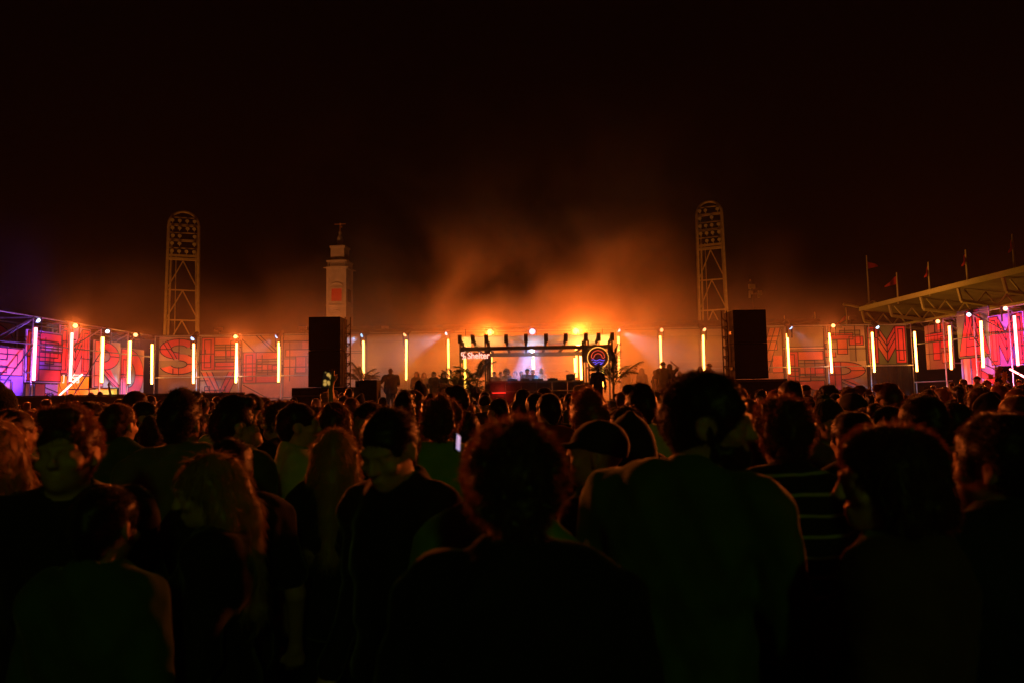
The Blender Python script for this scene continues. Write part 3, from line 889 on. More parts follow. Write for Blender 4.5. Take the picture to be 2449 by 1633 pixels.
o = MB().box(P(1737, 927, D).x, D - .1, 0, P(1881, 927, D).x, D + 1.6, zb_ - .02).build('speaker_plinth', BLACKCLOTH)
tag(o, 'wide black plinth under the stack before letter V arm', 'plinth')
MB().box(P(1740, 927, D).x, D - .13, zb_ - .1, P(1878, 927, D).x, D - .11, zb_ - .05).build('edge_batten', DARKSTEEL, o)
D = 23.0
xa, xb = P(861, 930, D).x, P(901, 930, D).x
t = thing('monitor_speaker', 'squat black speaker box on the stage under the potted palm', 'speaker', ((xa + xb) / 2, D, 0))
hw = (xb - xa) / 2
MB().box(-hw, 0, 1.0, hw, .7, zpx(880, 908, D)).build('cabinet', BLACK, t)
MB().box(-hw + .02, -.02, 1.03, hw - .02, -.002, zpx(880, 910, D)).build('grille', MESHM, t)
MB().box(-hw - .19, .1, 1.0, -hw - .02, .6, zpx(880, 908, D) - .02).build('side_case', DARKSTEEL, t)
for k in range(5):
    MB().box(-hw - .15, .07, 1.15 + k * .22, -hw - .06, .095, 1.28 + k * .22).build('vent', BLACK, t)
MB().box(-hw - .2, 0, 0, hw, .7, .98).build('riser', BLACKCLOTH, t)

# black hoarding at the left, drape at the right
t = thing('stage_hoarding', 'low black hoarding before the pink letter banners', 'barrier', (0, 22.4, 0))
for k in range(6):
    x0 = -20.5 + k * 1.95
    zt_ = 1.87
    MB().box(x0 + .01, 0, 0, x0 + 1.94, .08, zt_).build('panel', mat('dull_black_board', (.03, .022, .022), .75, .25, noise=.3, nscale=4), t)
    MB().box(x0 + .01, -.03, zt_ + .002, x0 + 1.94, .11, zt_ + .05).build('top_rail', DARKSTEEL, t)
m = MB()
n = 22
zz = 2.82
for i in range(n):
    xa_, xb_ = 17.0 + i * 2.2 / n, 17.0 + (i + 1) * 2.2 / n
    ya, yb = 32.5 + .05 * math.sin(i * 1.3), 32.5 + .05 * math.sin((i + 1) * 1.3)
    m.poly([(xa_, ya, .0), (xb_, yb, .0), (xb_, yb, zz), (xa_, ya, zz)])
o = m.build('drape', BLACKCLOTH)
tag(o, 'black drape hanging under the green letter M banner', 'drape')
MB().tube((17, 32.55, zz), (19.2, 32.55, zz), .03, 6).build('rail', DARKSTEEL, o)
o = MB().tube((17.9, 30.5, 1.95), (19.6, 30.5, 2.0), .025, 6).build('handrail', STEEL)
tag(o, 'thin steel handrail in front of the black drape', 'handrail')
for x in (18.0, 19.4):
    MB().tube((x, 30.5, 0), (x, 30.5, 1.97), .022, 6).build('post', STEEL, o)
o = MB().box(14.0, 17.6, 0, 20.5, 21.6, .28).build('viewing_platform', BLACK)
tag(o, 'low black viewing platform at the red side wall', 'platform')

# ------------------------------------------------------------------ pergola booth
D = 25.0
pf = lambda px, py, d=25.0: P(px, py, d)
zb0, zb1 = zpx(1283, 836, D), zpx(1283, 827.5, D)
org = Vector((pf(1283, 831).x, D, DECK))
t = thing('pergola', 'dark timber pergola with white cloth fascia and curved rafters over the performers', 'pergola', org)
lz = lambda z: z - org.z
lx = lambda px, d=D: P(px, 850, d).x - org.x
MB().box(lx(1101), -.09, lz(zb0), lx(1462), .09, lz(zb1)).build('beam', PLY, t)
zr0, zr1 = zpx(1283, 851.5, 26.6), zpx(1283, 842.5, 26.6)
MB().box(lx(1163, 26.6), 1.5, lz(zr0), lx(1402, 26.6), 1.68, lz(zr1)).build('beam', PLY, t)
for px, hw in ((1105.5, .085), (1459, .085)):
    x = lx(px)
    MB().box(x - hw, -.2, 0, x - hw + .045, -.095, lz(zb1) + .12).build('post', PLY, t)
    MB().box(x + hw - .045, -.2, 0, x + hw, -.095, lz(zb1) + .15).build('post', PLY, t)
    MB().box(x - hw - .005, -.205, 0, x + hw + .005, -.092, .5).build('post_base', PLY, t)
    MB().box(x - hw - .005, -.205, lz(zb0) - .45, x + hw + .005, -.092, lz(zb0) + .0).build('post_head', PLY, t)
for px, hw in ((1166, .1), (1399.5, .13)):
    x = lx(px)
    MB().box(x - hw, -.22, 0, x - hw + .05, -.1, lz(zb1) + .15).build('post', PLY, t)
    MB().box(x - .02, -.22, 0, x + .02, -.1, lz(zb1) + .12).build('post', PLY, t)
    MB().box(x + hw - .05, -.22, 0, x + hw, -.1, lz(zb1) + .18).build('post', PLY, t)
    MB().box(x - hw - .005, -.225, 0, x + hw + .005, -.096, 1.1).build('post_base', PLY, t)
    MB().box(x - hw - .005, -.225, lz(zb0) - .5, x + hw + .005, -.096, lz(zb0)).build('post_head', PLY, t)
    MB().box(x - .09, 1.5, 0, x + .09, 1.66, lz(zr0)).build('rear_post', PLY, t)
ztop = zpx(1283, 803.5, D)
rafts = (1101, 1132, 1164, 1211, 1258, 1306, 1353, 1401, 1431, 1463)
for k, px in enumerate(rafts):
    x = lx(px)
    s = (px - 1283) / 180
    m = MB()
    pts = [(x - s * .28, 1.9, lz(zb1) - .12), (x - s * .16, .8, lz(zb1) - .05), (x - s * .1, .1, lz(zb1) + .06), (x - s * .03, -.12, lz(zb1) + .22), (x, -.16, lz(ztop) + .04)]
    for a, c in zip(pts[:-1], pts[1:]):
        m.tube(a, c, .055, 6)
    rf = m.build('rafter', PLY, t)
    MB().box(x - .07, -.26, lz(ztop) - .24, x + .07, -.12, lz(ztop) + .06).build('rafter_cap', PLY, rf)
CLOTH = mat('canopy_cloth', (.78, .74, .68), .8, .2, noise=.08, nscale=3, bump=.1, trans=.75)
for a, c in zip(rafts[:-1], rafts[1:]):
    xa, xb = lx(a) + .06, lx(c) - .06
    m = MB()
    n = 5
    for i in range(n):
        u0, u1 = i / n, (i + 1) / n
        z0_, z1_ = lz(zb1) + .02, lz(ztop)
        f0, f1 = z0_ + (z1_ - z0_) * u0, z0_ + (z1_ - z0_) * u1
        m.poly([(xa, .02 - .08 * u0 * u0, f0), (xb, .02 - .08 * u0 * u0, f0), (xb, .02 - .08 * u1 * u1, f1), (xa, .02 - .08 * u1 * u1, f1)])
    m.build('fascia_cloth', CLOTH, t)
    m = MB()
    for i in range(4):
        y0, y1 = -.04 + i * .9, -.04 + (i + 1) * .9
        dz = lambda y: lz(ztop) + .02 + .05 * math.sin(y * 1.5) - .06 * y
        m.poly([(xa - .05, y0, dz(y0)), (xb + .05, y0, dz(y0)), (xb + .05, y1, dz(y1)), (xa - .05, y1, dz(y1))])
    m.build('canopy_cloth', CLOTH, t)
BULB = mat('warm_bulb', (.8, .8, .8), .3, emit=(1, .55, .2), estr=14, sample=False)
for px, py, e, col in ((1114, 816, 25, (1, .5, .1)), (1177, 813, 18, (1, .45, .1)), (1272, 836, 18, (.5, .7, 1)), (1382, 822, 40, (1, .42, .08)), (1441, 815, 32, (1, .58, .1))):
    q = P(px, py, 25.55)
    o = MB().lathe([(.02, -.1), (.07, -.05), (.085, 0), (.06, .07), (.02, .1)], n=12).build('bulb', mat('cool_bulb', (.8, .8, .8), .3, emit=(.6, .8, 1), estr=12, sample=False) if px == 1272 else BULB, t, q - org)
    MB().tube((q - org) + Vector((0, 0, .1)), (q - org) + Vector((0, 0, .45)), .012, 6).build('cable', BLACK, t)
    lamp('bulb_light', 'POINT', q - org + Vector((0, -.12, -.02)), e, col, t, size=.09)
# tubes fixed to the pergola posts
for px, y0, y1, d, lab in ((1112.5, 949, 852, 24.75, 'yellow led tube behind the palm leaves under the shop sign'), (1390.5, 910, 849, 25.4, 'amber led tube on the pergola post left of the round sign'), (1443, 926, 858, 25.4, 'yellow led tube behind the person at the round sign'), (1376, 892, 854, 27.5, 'short amber led tube inside the pergola')):
    q = P(px, y0, d)
    led_tube(lab, q.x, d, max(DECK + .06, q.z), zpx(px, y1, d), TUBE_Y if px in (1112.5, 1443) else TUBE_A, 'led tubes on the pergola', .04)
led_tube('short amber led tube behind the middle performer', P(1276, 880, 28).x, 28, zpx(1276, 884, 28), zpx(1276, 857, 28), TUBE_A, 'led tubes on the pergola', .05)

# performers' table
t = thing('performer_table', 'long dark performers table with dim red front under the pergola', 'table', (org.x, 24.3, DECK))
xa, xb = P(1172, 903, 24.3).x - org.x, P(1394, 903, 24.3).x - org.x
zt_ = zpx(1283, 909, 24.3) - DECK
n = 6
BOOTH = mat('booth_front', (.09, .035, .035), .5, .4, noise=.25, nscale=5, bump=.08)
for k in range(n):
    x0 = xa + (xb - xa) * k / n
    MB().box(x0 + .006, 0, .02, x0 + (xb - xa) / n - .006, .05, zt_ - .38).build('front_panel', BOOTH, t)
    MB().box(x0 + .006, .03, zt_ - .36, x0 + (xb - xa) / n - .006, .06, zt_ - .06).build('upper_panel', BOOTH, t)
MB().box(xa - .04, -.05, zt_ - .055, xb + .04, .85, zt_).build('table_top', mat('table_top', (.16, .09, .06), .4, .5), t)
MB().box(xa - .02, -.03, zt_ - .4, xb + .02, .02, zt_ - .365).build('ledge', mat('table_top'), t)
MB().box(xa + .05, -.05, zt_ - .43, xa + .55, -.03, zt_ - .405).build('light_strip', mat('red_strip', (.5, .1, .1), .4, emit=(1, .03, .02), estr=1.6), t)
lamp('strip_light', 'POINT', (xa + .4, -.35, zt_ - .35), 6, (1, .04, .02), t, size=.15)
for x, wd, h in ((-.9, .36, .07), (-.45, .3, .08), (0.0, .4, .07), (.55, .34, .07), (1.2, .3, .2)):
    o = MB().box(org.x + x - wd / 2, 24.5, DECK + zt_ + .002, org.x + x + wd / 2, 24.85, DECK + zt_ + h).build('deck_unit', BLACK)
    MB().lathe([(.1, 0), (.1, .02), (.02, .025)], (org.x + x, 24.68, DECK + zt_ + h + .002), 14).build('platter', DARKSTEEL, o)
    tag(o, {-.9: 'black music player on the table nearest its red end', -.45: 'slim black mixer beside the first music player', 0.0: 'black music player in the middle of the table', .55: 'black music player right of the table middle', 1.2: 'taller black case at the table end by the round sign'}[x], 'music gear', 'music gear on the performers table')
t = thing('gooseneck_lamp', 'thin bent lamp on the table near the pergola post', 'lamp', (P(1362, 904, 24.6).x, 24.6, DECK + zt_))
MB().path([(0, 0, 0), (0, 0, .28), (-.03, 0, .33), (-.09, 0, .34)], .012, 6).build('stem', STEEL, t)
MB().lathe([(.02, .03), (.045, -.02), (.045, -.03)], (-.1, 0, .33), 10).build('lamp_shade', STEEL, t)
MB().lathe([(.07, 0), (.06, .02)], n=12).build('base', DARKSTEEL, t)

# round neon sign
q = P(1430, 855, 24.7)
t = thing('round_neon_sign', 'round neon sign of a red sun arch over blue waves on the pergola', 'neon sign', q)
r = 25 * 24.7 / F
MB().lathe([(r * 1.0, 0), (r * 1.0, .04)], n=36).build('backing', mat('sign_backing', (.13, .03, .02), .5, .4), t).rotation_euler = (math.pi / 2, 0, 0)
t.children[0].location = (0, .05, 0)
NR, NB, NY = mat('red_neon', (.6, .2, .2), .4, emit=(1, .09, .03), estr=1.3), mat('blue_neon', (.3, .3, .7), .4, emit=(.2, .12, 1), estr=1.2), mat('amber_neon', (.8, .5, .2), .4, emit=(1, .42, .06), estr=1.9)
MB().path([(r * math.cos(math.radians(a)), -.02, r * math.sin(math.radians(a))) for a in range(-69, 250, 6)], .013, 6).build('ring', NY, t)
o_, i_ = .64 * r, .40 * r
arch = [(o_ * math.cos(math.radians(a)), -.03, .02 + o_ * math.sin(math.radians(a))) for a in range(0, 181, 10)]
inn = [(i_ * math.cos(math.radians(a)), -.03, -.0 + i_ * math.sin(math.radians(a))) for a in range(180, -1, -12)]
endl = [(-(o_ + i_) / 2, -.03, -.06 * r)]
endr = [((o_ + i_) / 2, -.03, -.06 * r)]
MB().path(arch + endl + inn + endr + [arch[0]], .009, 6).build('sun_arch', NR, t)
for wz, ww in ((-.22, .62), (-.45, .5)):
    MB().path([(r * ww * (u / 12 * 2 - 1), -.03, r * (wz + .06 * math.sin(u / 12 * 4 * math.pi))) for u in range(13)], .011, 6).build('wave', NB, t)
for s in (-1, 1):
    MB().path([(r * (.26 * s - .1), -.03, r * -.58), (r * (.26 * s), -.03, r * -.62), (r * (.26 * s + .1), -.03, r * -.58)], .011, 6).build('wave', NB, t)
MB().box(-.03, .1, -.05, .42, .16, .05).build('bracket', PLY, t)

# shop sign
q = P(1103, 858, 24.6)
t = thing('shop_sign', 'white and pink neon lettering with square logo across the pergola post', 'neon sign', q)
s = 24.6 / F
NW = mat('white_neon')
cu = bpy.data.curves.new('lettering', 'FONT')
cu.body = 'Shelter'
cu.size = 1.0
cu.extrude = .01
cu.offset = .022
to = bpy.data.objects.new('tmp', cu)
C.objects.link(to)
bpy.context.view_layer.update()
me = bpy.data.meshes.new_from_object(to.evaluated_get(bpy.context.evaluated_depsgraph_get()))
bpy.data.objects.remove(to)
xs = [v.co.x for v in me.vertices]; ys = [v.co.y for v in me.vertices]
wx, hx = max(xs) - min(xs), max(ys) - min(ys)
tw, th = (1171 - 1118) * s, 15.5 * s
for v in me.vertices:
    x, y, z = v.co
    v.co = (15.5 * s + (x - min(xs)) / wx * tw, -.03 - z, (y - min(ys)) / hx * th)
me.name = 'lettering'
me.materials.clear()
me.materials.append(NW)
link('lettering', me, t)
u = s * 3.7
MB().path([(2.6 * u, -.03, 4.1 * u), (.2 * u, -.03, 4.1 * u), (.2 * u, -.03, 2.2 * u), (1.6 * u, -.03, 2.2 * u), (1.6 * u, -.03, 3.2 * u), (1.0 * u, -.03, 3.2 * u)], .016, 6).build('logo', NW, t)
MB().path([(.6 * u, -.03, .1 * u), (2.9 * u, -.03, .1 * u), (2.9 * u, -.03, 1.8 * u), (1.5 * u, -.03, 1.8 * u), (1.5 * u, -.03, .9 * u), (2.2 * u, -.03, .9 * u)], .016, 6).build('logo', NW, t)
MB().box(0, .0, .06 * th, 70 * s, .02, .94 * th).build('backing', mat('sign_board_red', (.30, .05, .03), .6, .3), t)

# ------------------------------------------------------------------ potted palms
LEAF = mat('palm_leaf', (.055, .085, .022), .5, .4, noise=.3, nscale=9)
STEM = mat('palm_stem', (.10, .075, .04), .8, .2, noise=.3)
POT = mat('dark_pot', (.05, .03, .025), .6, .3, noise=.2)


def frond(L, droop, nl, ll, seed):
    rr = random.Random(seed)
    m = MB()
    pts = [Vector((L * u * math.cos(.2), 0, L * (u * .95 - droop * u * u))) for u in [i / 8 for i in range(9)]]
    for i in range(8):
        m.tube(pts[i], pts[i + 1], .012 * (1 - i / 9), 5, .012 * (1 - (i + 1) / 9), cap=False)
    for k in range(nl):
        u = .22 + .78 * k / nl
        i = min(7, int(u * 8)); f = u * 8 - i
        p = pts[i].lerp(pts[i + 1], f)
        d = (pts[i + 1] - pts[i]).normalized()
        for sd in (-1, 1):
            l = ll * (.5 + .9 * math.sin(math.pi * min(1, u * .9 + .1))) * rr.uniform(.8, 1.15)
            dr = (d * .75 + Vector((0, sd * 1.0, -.05 + rr.uniform(-.2, .15)))).normalized()
            wv = dr.cross(Vector((0, 0, 1))).normalized() * .018
            q = p + dr * l * .55 + Vector((0, 0, .02))
            e = p + dr * l + Vector((0, 0, -.22 * l))
            m.poly([p - wv * .4, q - wv, e, q + wv, p + wv * .4])
    return m


_fr = {}


def palm(label, loc, h, nf, L, scale=1., seed=1, pot=True, spread=(5, 65)):
    rr = random.Random(seed)
    t = thing('potted_palm', label, 'potted palm', loc, 0, 'potted palms on the stage')
    if pot:
        MB().lathe([(.2, 0), (.26, .36), (.28, .42), (.24, .42), (.22, .34)], n=16).build('pot', POT, t, smooth=False)
    m = MB()
    x = y = 0
    for i in range(5):
        nx, ny = x + rr.uniform(-.03, .03), y + rr.uniform(-.03, .03)
        m.tube((x, y, .3 + (h - .3) * i / 5), (nx, ny, .3 + (h - .3) * (i + 1) / 5), .05 - .003 * i, 7)
        x, y = nx, ny
    m.build('trunk', STEM, t)
    for k in range(nf):
        v = rr.randrange(3)
        key = (v, L)
        if key not in _fr:
            o = frond(L, (.35, .55, .8)[v], 26, L * .21, v + 5).build('frond', LEAF, t)
            _fr[key] = o.data
        else:
            o = link('frond', _fr[key], t)
        o.location = (x, y, h + rr.uniform(-.12, .05))
        o.rotation_euler = (rr.uniform(-.3, .3), -math.radians(rr.uniform(*spread)) + math.radians(22), 2 * math.pi * (k + rr.uniform(-.3, .3)) / nf)
        s = scale * rr.uniform(.8, 1.15)
        o.scale = (s, s, s)
    return t


for px, D, lab, h, nf, L, seed in ((1096, 24.5, 'bushy potted palm left of the post under the shop sign', .75, 16, .95, 3), (1142, 24.6, 'taller potted palm right of the post under the shop sign', 1.15, 13, .95, 8), (1120, 24.2, 'low leafy potted palm in front of the shop sign post', .45, 12, .7, 15),
                                   (1468, 24.4, 'dark potted palm with long fronds beside the round neon sign', 1.05, 15, 1.1, 21), (1150, 24.1, 'small red-lit potted palm at the red table end', .5, 12, .7, 31)):
    q = P(px, 900, D)
    palm(lab, (q.x, D, DECK), h, nf, L, seed=seed)
q = P(868, 905, 25.5)
o = MB().box(q.x - .6, 25.1, DECK, q.x + .6, 25.9, DECK + .62).build('flight_case', BLACK)
tag(o, 'black flight case under the hazy palm behind squat speaker', 'case')
for zz in (.02, .58):
    MB().box(q.x - .61, 25.09, DECK + zz, q.x + .61, 25.1, DECK + zz + .04).build('edging', DARKSTEEL, o)
palm('hazy potted palm behind the squat black speaker', (q.x, 25.5, DECK + .63), .55, 14, .8, seed=41, spread=(5, 50))
# small table and rail beside the right stack
t = thing('side_table', 'small high table with a lamp beside the taller speaker stack', 'table', (P(1742, 900, 24).x, 24, DECK))
MB().box(-.5, -.25, 1.02, .25, .25, 1.06).build('table_top', DARKSTEEL, t)
for x in (-.45, .2):
    MB().box(x - .02, -.2, 0, x + .02, .2, 1.02).build('leg', DARKSTEEL, t)
o = MB().lathe([(.06, 0), (.01, .03), (.01, .16), (.07, .17), (.08, .2)], (P(1746, 900, 24).x, 24, DECK + 1.062), 10).build('goblet', DARKSTEEL)
tag(o, 'small stemmed bowl standing on the high side table', 'bowl')

# ------------------------------------------------------------------ people
def smin(a, b, k):
    h = np.maximum(k - np.abs(a - b), 0) / k
    return np.minimum(a, b) - h * h * k * .25


def smax(a, b, k):
    return -smin(-a, -b, k)


class Field:
    def __init__(s, lo, hi, v):
        s.lo = np.array(lo, np.float32); s.v = v
        s.n = np.ceil((np.array(hi) - s.lo) / v).astype(int) + 1
        s.D = np.full(s.n, .12, np.float32)

    def _sl(s, lo, hi):
        a = np.clip(np.floor((lo - s.lo) / s.v).astype(int), 0, s.n)
        b = np.clip(np.ceil((hi - s.lo) / s.v).astype(int) + 1, 0, s.n)
        if (b <= a).any():
            return None, None
        ax = [s.lo[i] + s.v * np.arange(a[i], b[i], dtype=np.float32) for i in range(3)]
        return (slice(a[0], b[0]), slice(a[1], b[1]), slice(a[2], b[2])), np.meshgrid(*ax, indexing='ij')

    def put(s, d, sl, k, op):
        if op == 'u':
            s.D[sl] = smin(s.D[sl], d, k)
        else:
            s.D[sl] = smax(s.D[sl], -d, k)

    def cap(s, a, b, ra, rb, k=.03, op='u', grow=0.):
        a, b = np.array(a, float), np.array(b, float)
        ra, rb = ra + grow, rb + grow
        m = max(ra, rb) + .11
        sl, g = s._sl(np.minimum(a, b) - m, np.maximum(a, b) + m)
        if sl is None:
            return
        d = b - a
        L2 = float(d @ d) + 1e-9
        t = np.clip(((g[0] - a[0]) * d[0] + (g[1] - a[1]) * d[1] + (g[2] - a[2]) * d[2]) / L2, 0, 1)
        q = np.sqrt((g[0] - a[0] - t * d[0]) ** 2 + (g[1] - a[1] - t * d[1]) ** 2 + (g[2] - a[2] - t * d[2]) ** 2) - (ra + (rb - ra) * t)
        s.put(q, sl, k, op)

    def ell(s, c, r, R=None, k=.03, op='u', grow=0.):
        c, r = np.array(c, float), np.array(r, float) + grow
        m = max(r) + .11
        sl, g = s._sl(c - m, c + m)
        if sl is None:
            return
        x, y, z = g[0] - c[0], g[1] - c[1], g[2] - c[2]
        if R is not None:
            x, y, z = R[0, 0] * x + R[1, 0] * y + R[2, 0] * z, R[0, 1] * x + R[1, 1] * y + R[2, 1] * z, R[0, 2] * x + R[1, 2] * y + R[2, 2] * z
        k0 = np.sqrt((x / r[0]) ** 2 + (y / r[1]) ** 2 + (z / r[2]) ** 2) + 1e-6
        k1 = np.sqrt((x / r[0] ** 2) ** 2 + (y / r[1] ** 2) ** 2 + (z / r[2] ** 2) ** 2) + 1e-6
        s.put(k0 * (k0 - 1) / k1, sl, k, op)

    def plane(s, p, n, k=.01):
        """keep the side the normal points away from"""
        n = np.array(n, float); n /= np.linalg.norm(n)
        ax = [s.lo[i] + s.v * np.arange(s.n[i], dtype=np.float32) for i in range(3)]
        d = (ax[0][:, None, None] - p[0]) * n[0] + (ax[1][None, :, None] - p[1]) * n[1] + (ax[2][None, None, :] - p[2]) * n[2]
        s.D = smax(s.D, d.astype(np.float32), k)

    def noise(s, amp, fr, seed):
        r = np.random.default_rng(seed)
        ax = [s.lo[i] + s.v * np.arange(s.n[i], dtype=np.float32) for i in range(3)]
        X, Y, Z = ax[0][:, None, None], ax[1][None, :, None], ax[2][None, None, :]
        for f, a in ((fr, amp), (fr * 2.1, amp * .5)):
            for _ in range(3):
                w = r.normal(size=3); w *= f / np.linalg.norm(w)
                p = r.uniform(0, 6.28)
                s.D += (a / 2 * np.sin(w[0] * X + w[1] * Y + w[2] * Z + p)).astype(np.float32)

    def mesh(s, name):
        D = np.clip(s.D, -.1, .1)
        D[0], D[-1], D[:, 0], D[:, -1], D[:, :, 0], D[:, :, -1] = .1, .1, .1, .1, .1, .1
        gr = vdb.FloatGrid(.1)
        gr.copyFromArray(D)
        vs, qs = gr.convertToQuads(0.0)
        vs = (vs * s.v + s.lo).astype(np.float32)
        me = bpy.data.meshes.new(name)
        me.vertices.add(len(vs))
        me.vertices.foreach_set('co', vs.ravel())
        n = len(qs)
        me.loops.add(n * 4)
        me.polygons.add(n)
        me.loops.foreach_set('vertex_index', qs[:, ::QFLIP].astype(np.int32).ravel())
        me.polygons.foreach_set('loop_start', np.arange(0, n * 4, 4, dtype=np.int32))
        me.polygons.foreach_set('loop_total', np.full(n, 4, np.int32))
        me.polygons.foreach_set('use_smooth', np.ones(n, bool))
        me.update(calc_edges=True)
        return me


QFLIP = 1


def rotm(yaw, pitch, roll):
    """head turn: yaw to its left (+), pitch down (+), roll"""
    cy_, sy_ = math.cos(yaw), math.sin(yaw)
    cp, sp = math.cos(-pitch), math.sin(-pitch)
    cr, sr = math.cos(roll), math.sin(roll)
    Rz = np.array([[cy_, -sy_, 0], [sy_, cy_, 0], [0, 0, 1]])
    Rx = np.array([[1, 0, 0], [0, cp, -sp], [0, sp, cp]])
    Ry = np.array([[cr, 0, sr], [0, 1, 0], [-sr, 0, cr]])
    return Rz @ Rx @ Ry


ARMS = {   # elbow and wrist for the right arm (x > 0); mirrored for the other
    'down': ((.255, -.03, 1.12), (.27, .07, .88)),
    'bent': ((.26, -.02, 1.12), (.12, .23, 1.10)),
    'drink': ((.25, .03, 1.13), (.14, .24, 1.27)),
    'pocket': ((.30, -.06, 1.13), (.21, .08, .93)),
    'raise': ((.27, .10, 1.66), (.22, .14, 1.92)),
    'head': ((.42, .04, 1.60), (.14, .02, 1.77)),
    'hip': ((.36, -.08, 1.17), (.20, .04, 1.0)),
    'chin': ((.2, .14, 1.16), (.06, .17, 1.47)),
}


def skeleton(sp):
    f = sp.get('build', 1.0)          # shoulder and girth factor
    fem = sp.get('fem', False)
    sw = (.165 if fem else .19) * f
    R = rotm(math.radians(sp.get('hyaw', 0)), math.radians(sp.get('hpitch', 0)), math.radians(sp.get('hroll', 0)))
    piv = (np.array((0, -.005, 1.50)), np.array(sp.get('hoff', (0, 0, 0)), float))
    lean = sp.get('lean', 0.)
    return f, fem, sw, R, piv, lean


def hp(R, piv, p):
    return piv[0] + R @ (np.array(p, float) - piv[0]) + piv[1]


def torso(F_, sp, grow=0., k=.04):
    f, fem, sw, R, piv, lean = skeleton(sp)
    F_.ell((0, .0, 1.27), (.155 * f, .112 * f, .21), k=k, grow=grow)
    F_.ell((0, .005, 1.08), ((.13 if fem else .142) * f, .10 * f, .17), k=k, grow=grow)
    F_.ell((0, -.01, .93), ((.172 if fem else .16) * f, .122 * f, .13), k=k, grow=grow)
    if fem:
        for s in (-1, 1):
            F_.ell((s * .075, .085, 1.28), (.062, .055, .06), k=.03, grow=grow)
    F_.cap((-sw * .8, -.01, 1.415), (sw * .8, -.01, 1.415), .062 * f, .062 * f, k, grow=grow)
    for s in (-1, 1):
        F_.cap((0, -.025, 1.485), (s * sw * .85, -.015, 1.43), .052, .05, k, grow=grow)
        F_.ell((s * .075, -.07, 1.32), (.075, .045, .12), k=k, grow=grow)


def arm_pts(sp):
    f, fem, sw, R, piv, lean = skeleton(sp)
    out = []
    for s, key in ((1, sp.get('ra', 'down')), (-1, sp.get('la', 'down'))):
        e, w_ = ARMS[key]
        dx = sw - .19
        S = np.array((s * sw, -.01, 1.405))
        E = np.array((s * (e[0] + dx), e[1], e[2]))
        W = np.array((s * (w_[0] + (dx if key in ('down', 'pocket', 'hip') else 0)), w_[1], w_[2]))
        out.append((s, key, S, E, W))
    return out


def hand(F_, W, E, key, s, fine):
    d = (W - E) / np.linalg.norm(W - E)
    side = np.cross(d, np.array((0, 0, 1.0)) if abs(d[2]) < .85 else np.array((0, 1.0, 0)))
    side /= np.linalg.norm(side)
    nrm = np.cross(side, d)
    pc = W + d * .055
    F_.cap(W, W + d * .075 + side * .012, .026, .03, .02)
    F_.cap(W + d * .02 - side * .01, W + d * .08 - side * .02, .022, .022, .02)
    if not fine:
        F_.cap(W + d * .08, W + d * .145 + nrm * .02, .03, .018, .02)
        return
    for i, (o, l) in enumerate(((-.033, .062), (-.012, .074), (.010, .070), (.031, .055))):
        a = W + d * .085 + side * o
        b_ = a + d * l * .55 + nrm * .012
        c = b_ + d * l * .35 + nrm * .028
        F_.cap(a, b_, .0105, .0095, .006)
        F_.cap(b_, c, .0095, .008, .006)
    a = W + d * .03 - side * .028
    F_.cap(a, a + d * .04 - side * .028 + nrm * .012, .013, .011, .01)
    F_.cap(a + d * .04 - side * .028 + nrm * .012, a + d * .068 - side * .026 + nrm * .03, .011, .009, .006)


def body_mesh(sp, v):
    f, fem, sw, R, piv, lean = skeleton(sp)
    up = 2.16 if 'raise' in (sp.get('ra'), sp.get('la')) else 1.98 if 'head' in (sp.get('ra'), sp.get('la')) else 1.80
    F_ = Field((-.56, -.30, -.03), (.56, .42, up), v)
    torso(F_, sp)
    F_.cap((0, -.02, 1.45), hp(R, piv, (0, -.012, 1.58)), .058 if not fem else .05, .054 if not fem else .046, .035)
    for s, key, S, E, W in arm_pts(sp):
        th = 1.0 if not fem else .85
        F_.cap(S, E, .052 * th, .04 * th, .03)
        F_.cap(E, W, .041 * th, .027 * th, .012)
        hand(F_, W, E, key, s, v < .0125)
    for s in (-1, 1):
        F_.cap((s * .088, -.005, .90), (s * .10, .012, .50), .088, .056, .03)
        F_.cap((s * .10, .0, .50), (s * .105, -.025, .09), .055, .037, .02)
        F_.ell((s * .102, -.03, .36), (.045, .052, .12), k=.03)
        F_.cap((s * .105, -.045, .045), (s * .122, .13, .032), .042, .034, .02)
    # head
    hf = .95 if fem else 1.0
    e = lambda c, r, k=.02, op='u': F_.ell(hp(R, piv, c), np.array(r) * hf, R, k, op)
    c_ = lambda a, b_, ra, rb, k=.012, op='u': F_.cap(hp(R, piv, a), hp(R, piv, b_), ra, rb, k, op)
    e((0, -.012, 1.665), (.076, .096, .088), .02)
    e((0, .03, 1.612), (.060, .066, .085), .03)
    e((0, .035, 1.565), (.050, .055, .045), .025)
    c_((0, .075, 1.548), (0, .078, 1.552), .02, .02, .02)
    for s in (-1, 1):
        e((s * .032, .104, 1.643), (.02, .016, .013), .014, 's')
        e((s * .031, .083, 1.643), (.0125, .0125, .0125), .004)
        c_((s * .012, .098, 1.664), (s * .05, .078, 1.665), .009, .008, .012)
        e((s * .045, .07, 1.612), (.022, .02, .018), .02)
        e((s * .079, -.012, 1.632), (.010, .019, .032), .008)
        e((s * .087, -.006, 1.636), (.006, .009, .016), .006, 's')
        c_((s * .079, -.004, 1.605), (s * .078, -.002, 1.603), .009, .009, .006)
    c_((0, .094, 1.655), (0, .115, 1.614), .0085, .0125, .012)
    for s in (-1, 1):
        e((s * .011, .106, 1.609), (.009, .011, .008), .008)
    e((0, .096, 1.581), (.024, .010, .006), .008)
    e((0, .094, 1.570), (.021, .010, .0065), .008)
    e((0, .106, 1.576), (.026, .005, .0022), .004, 's')
    return F_.mesh('person')


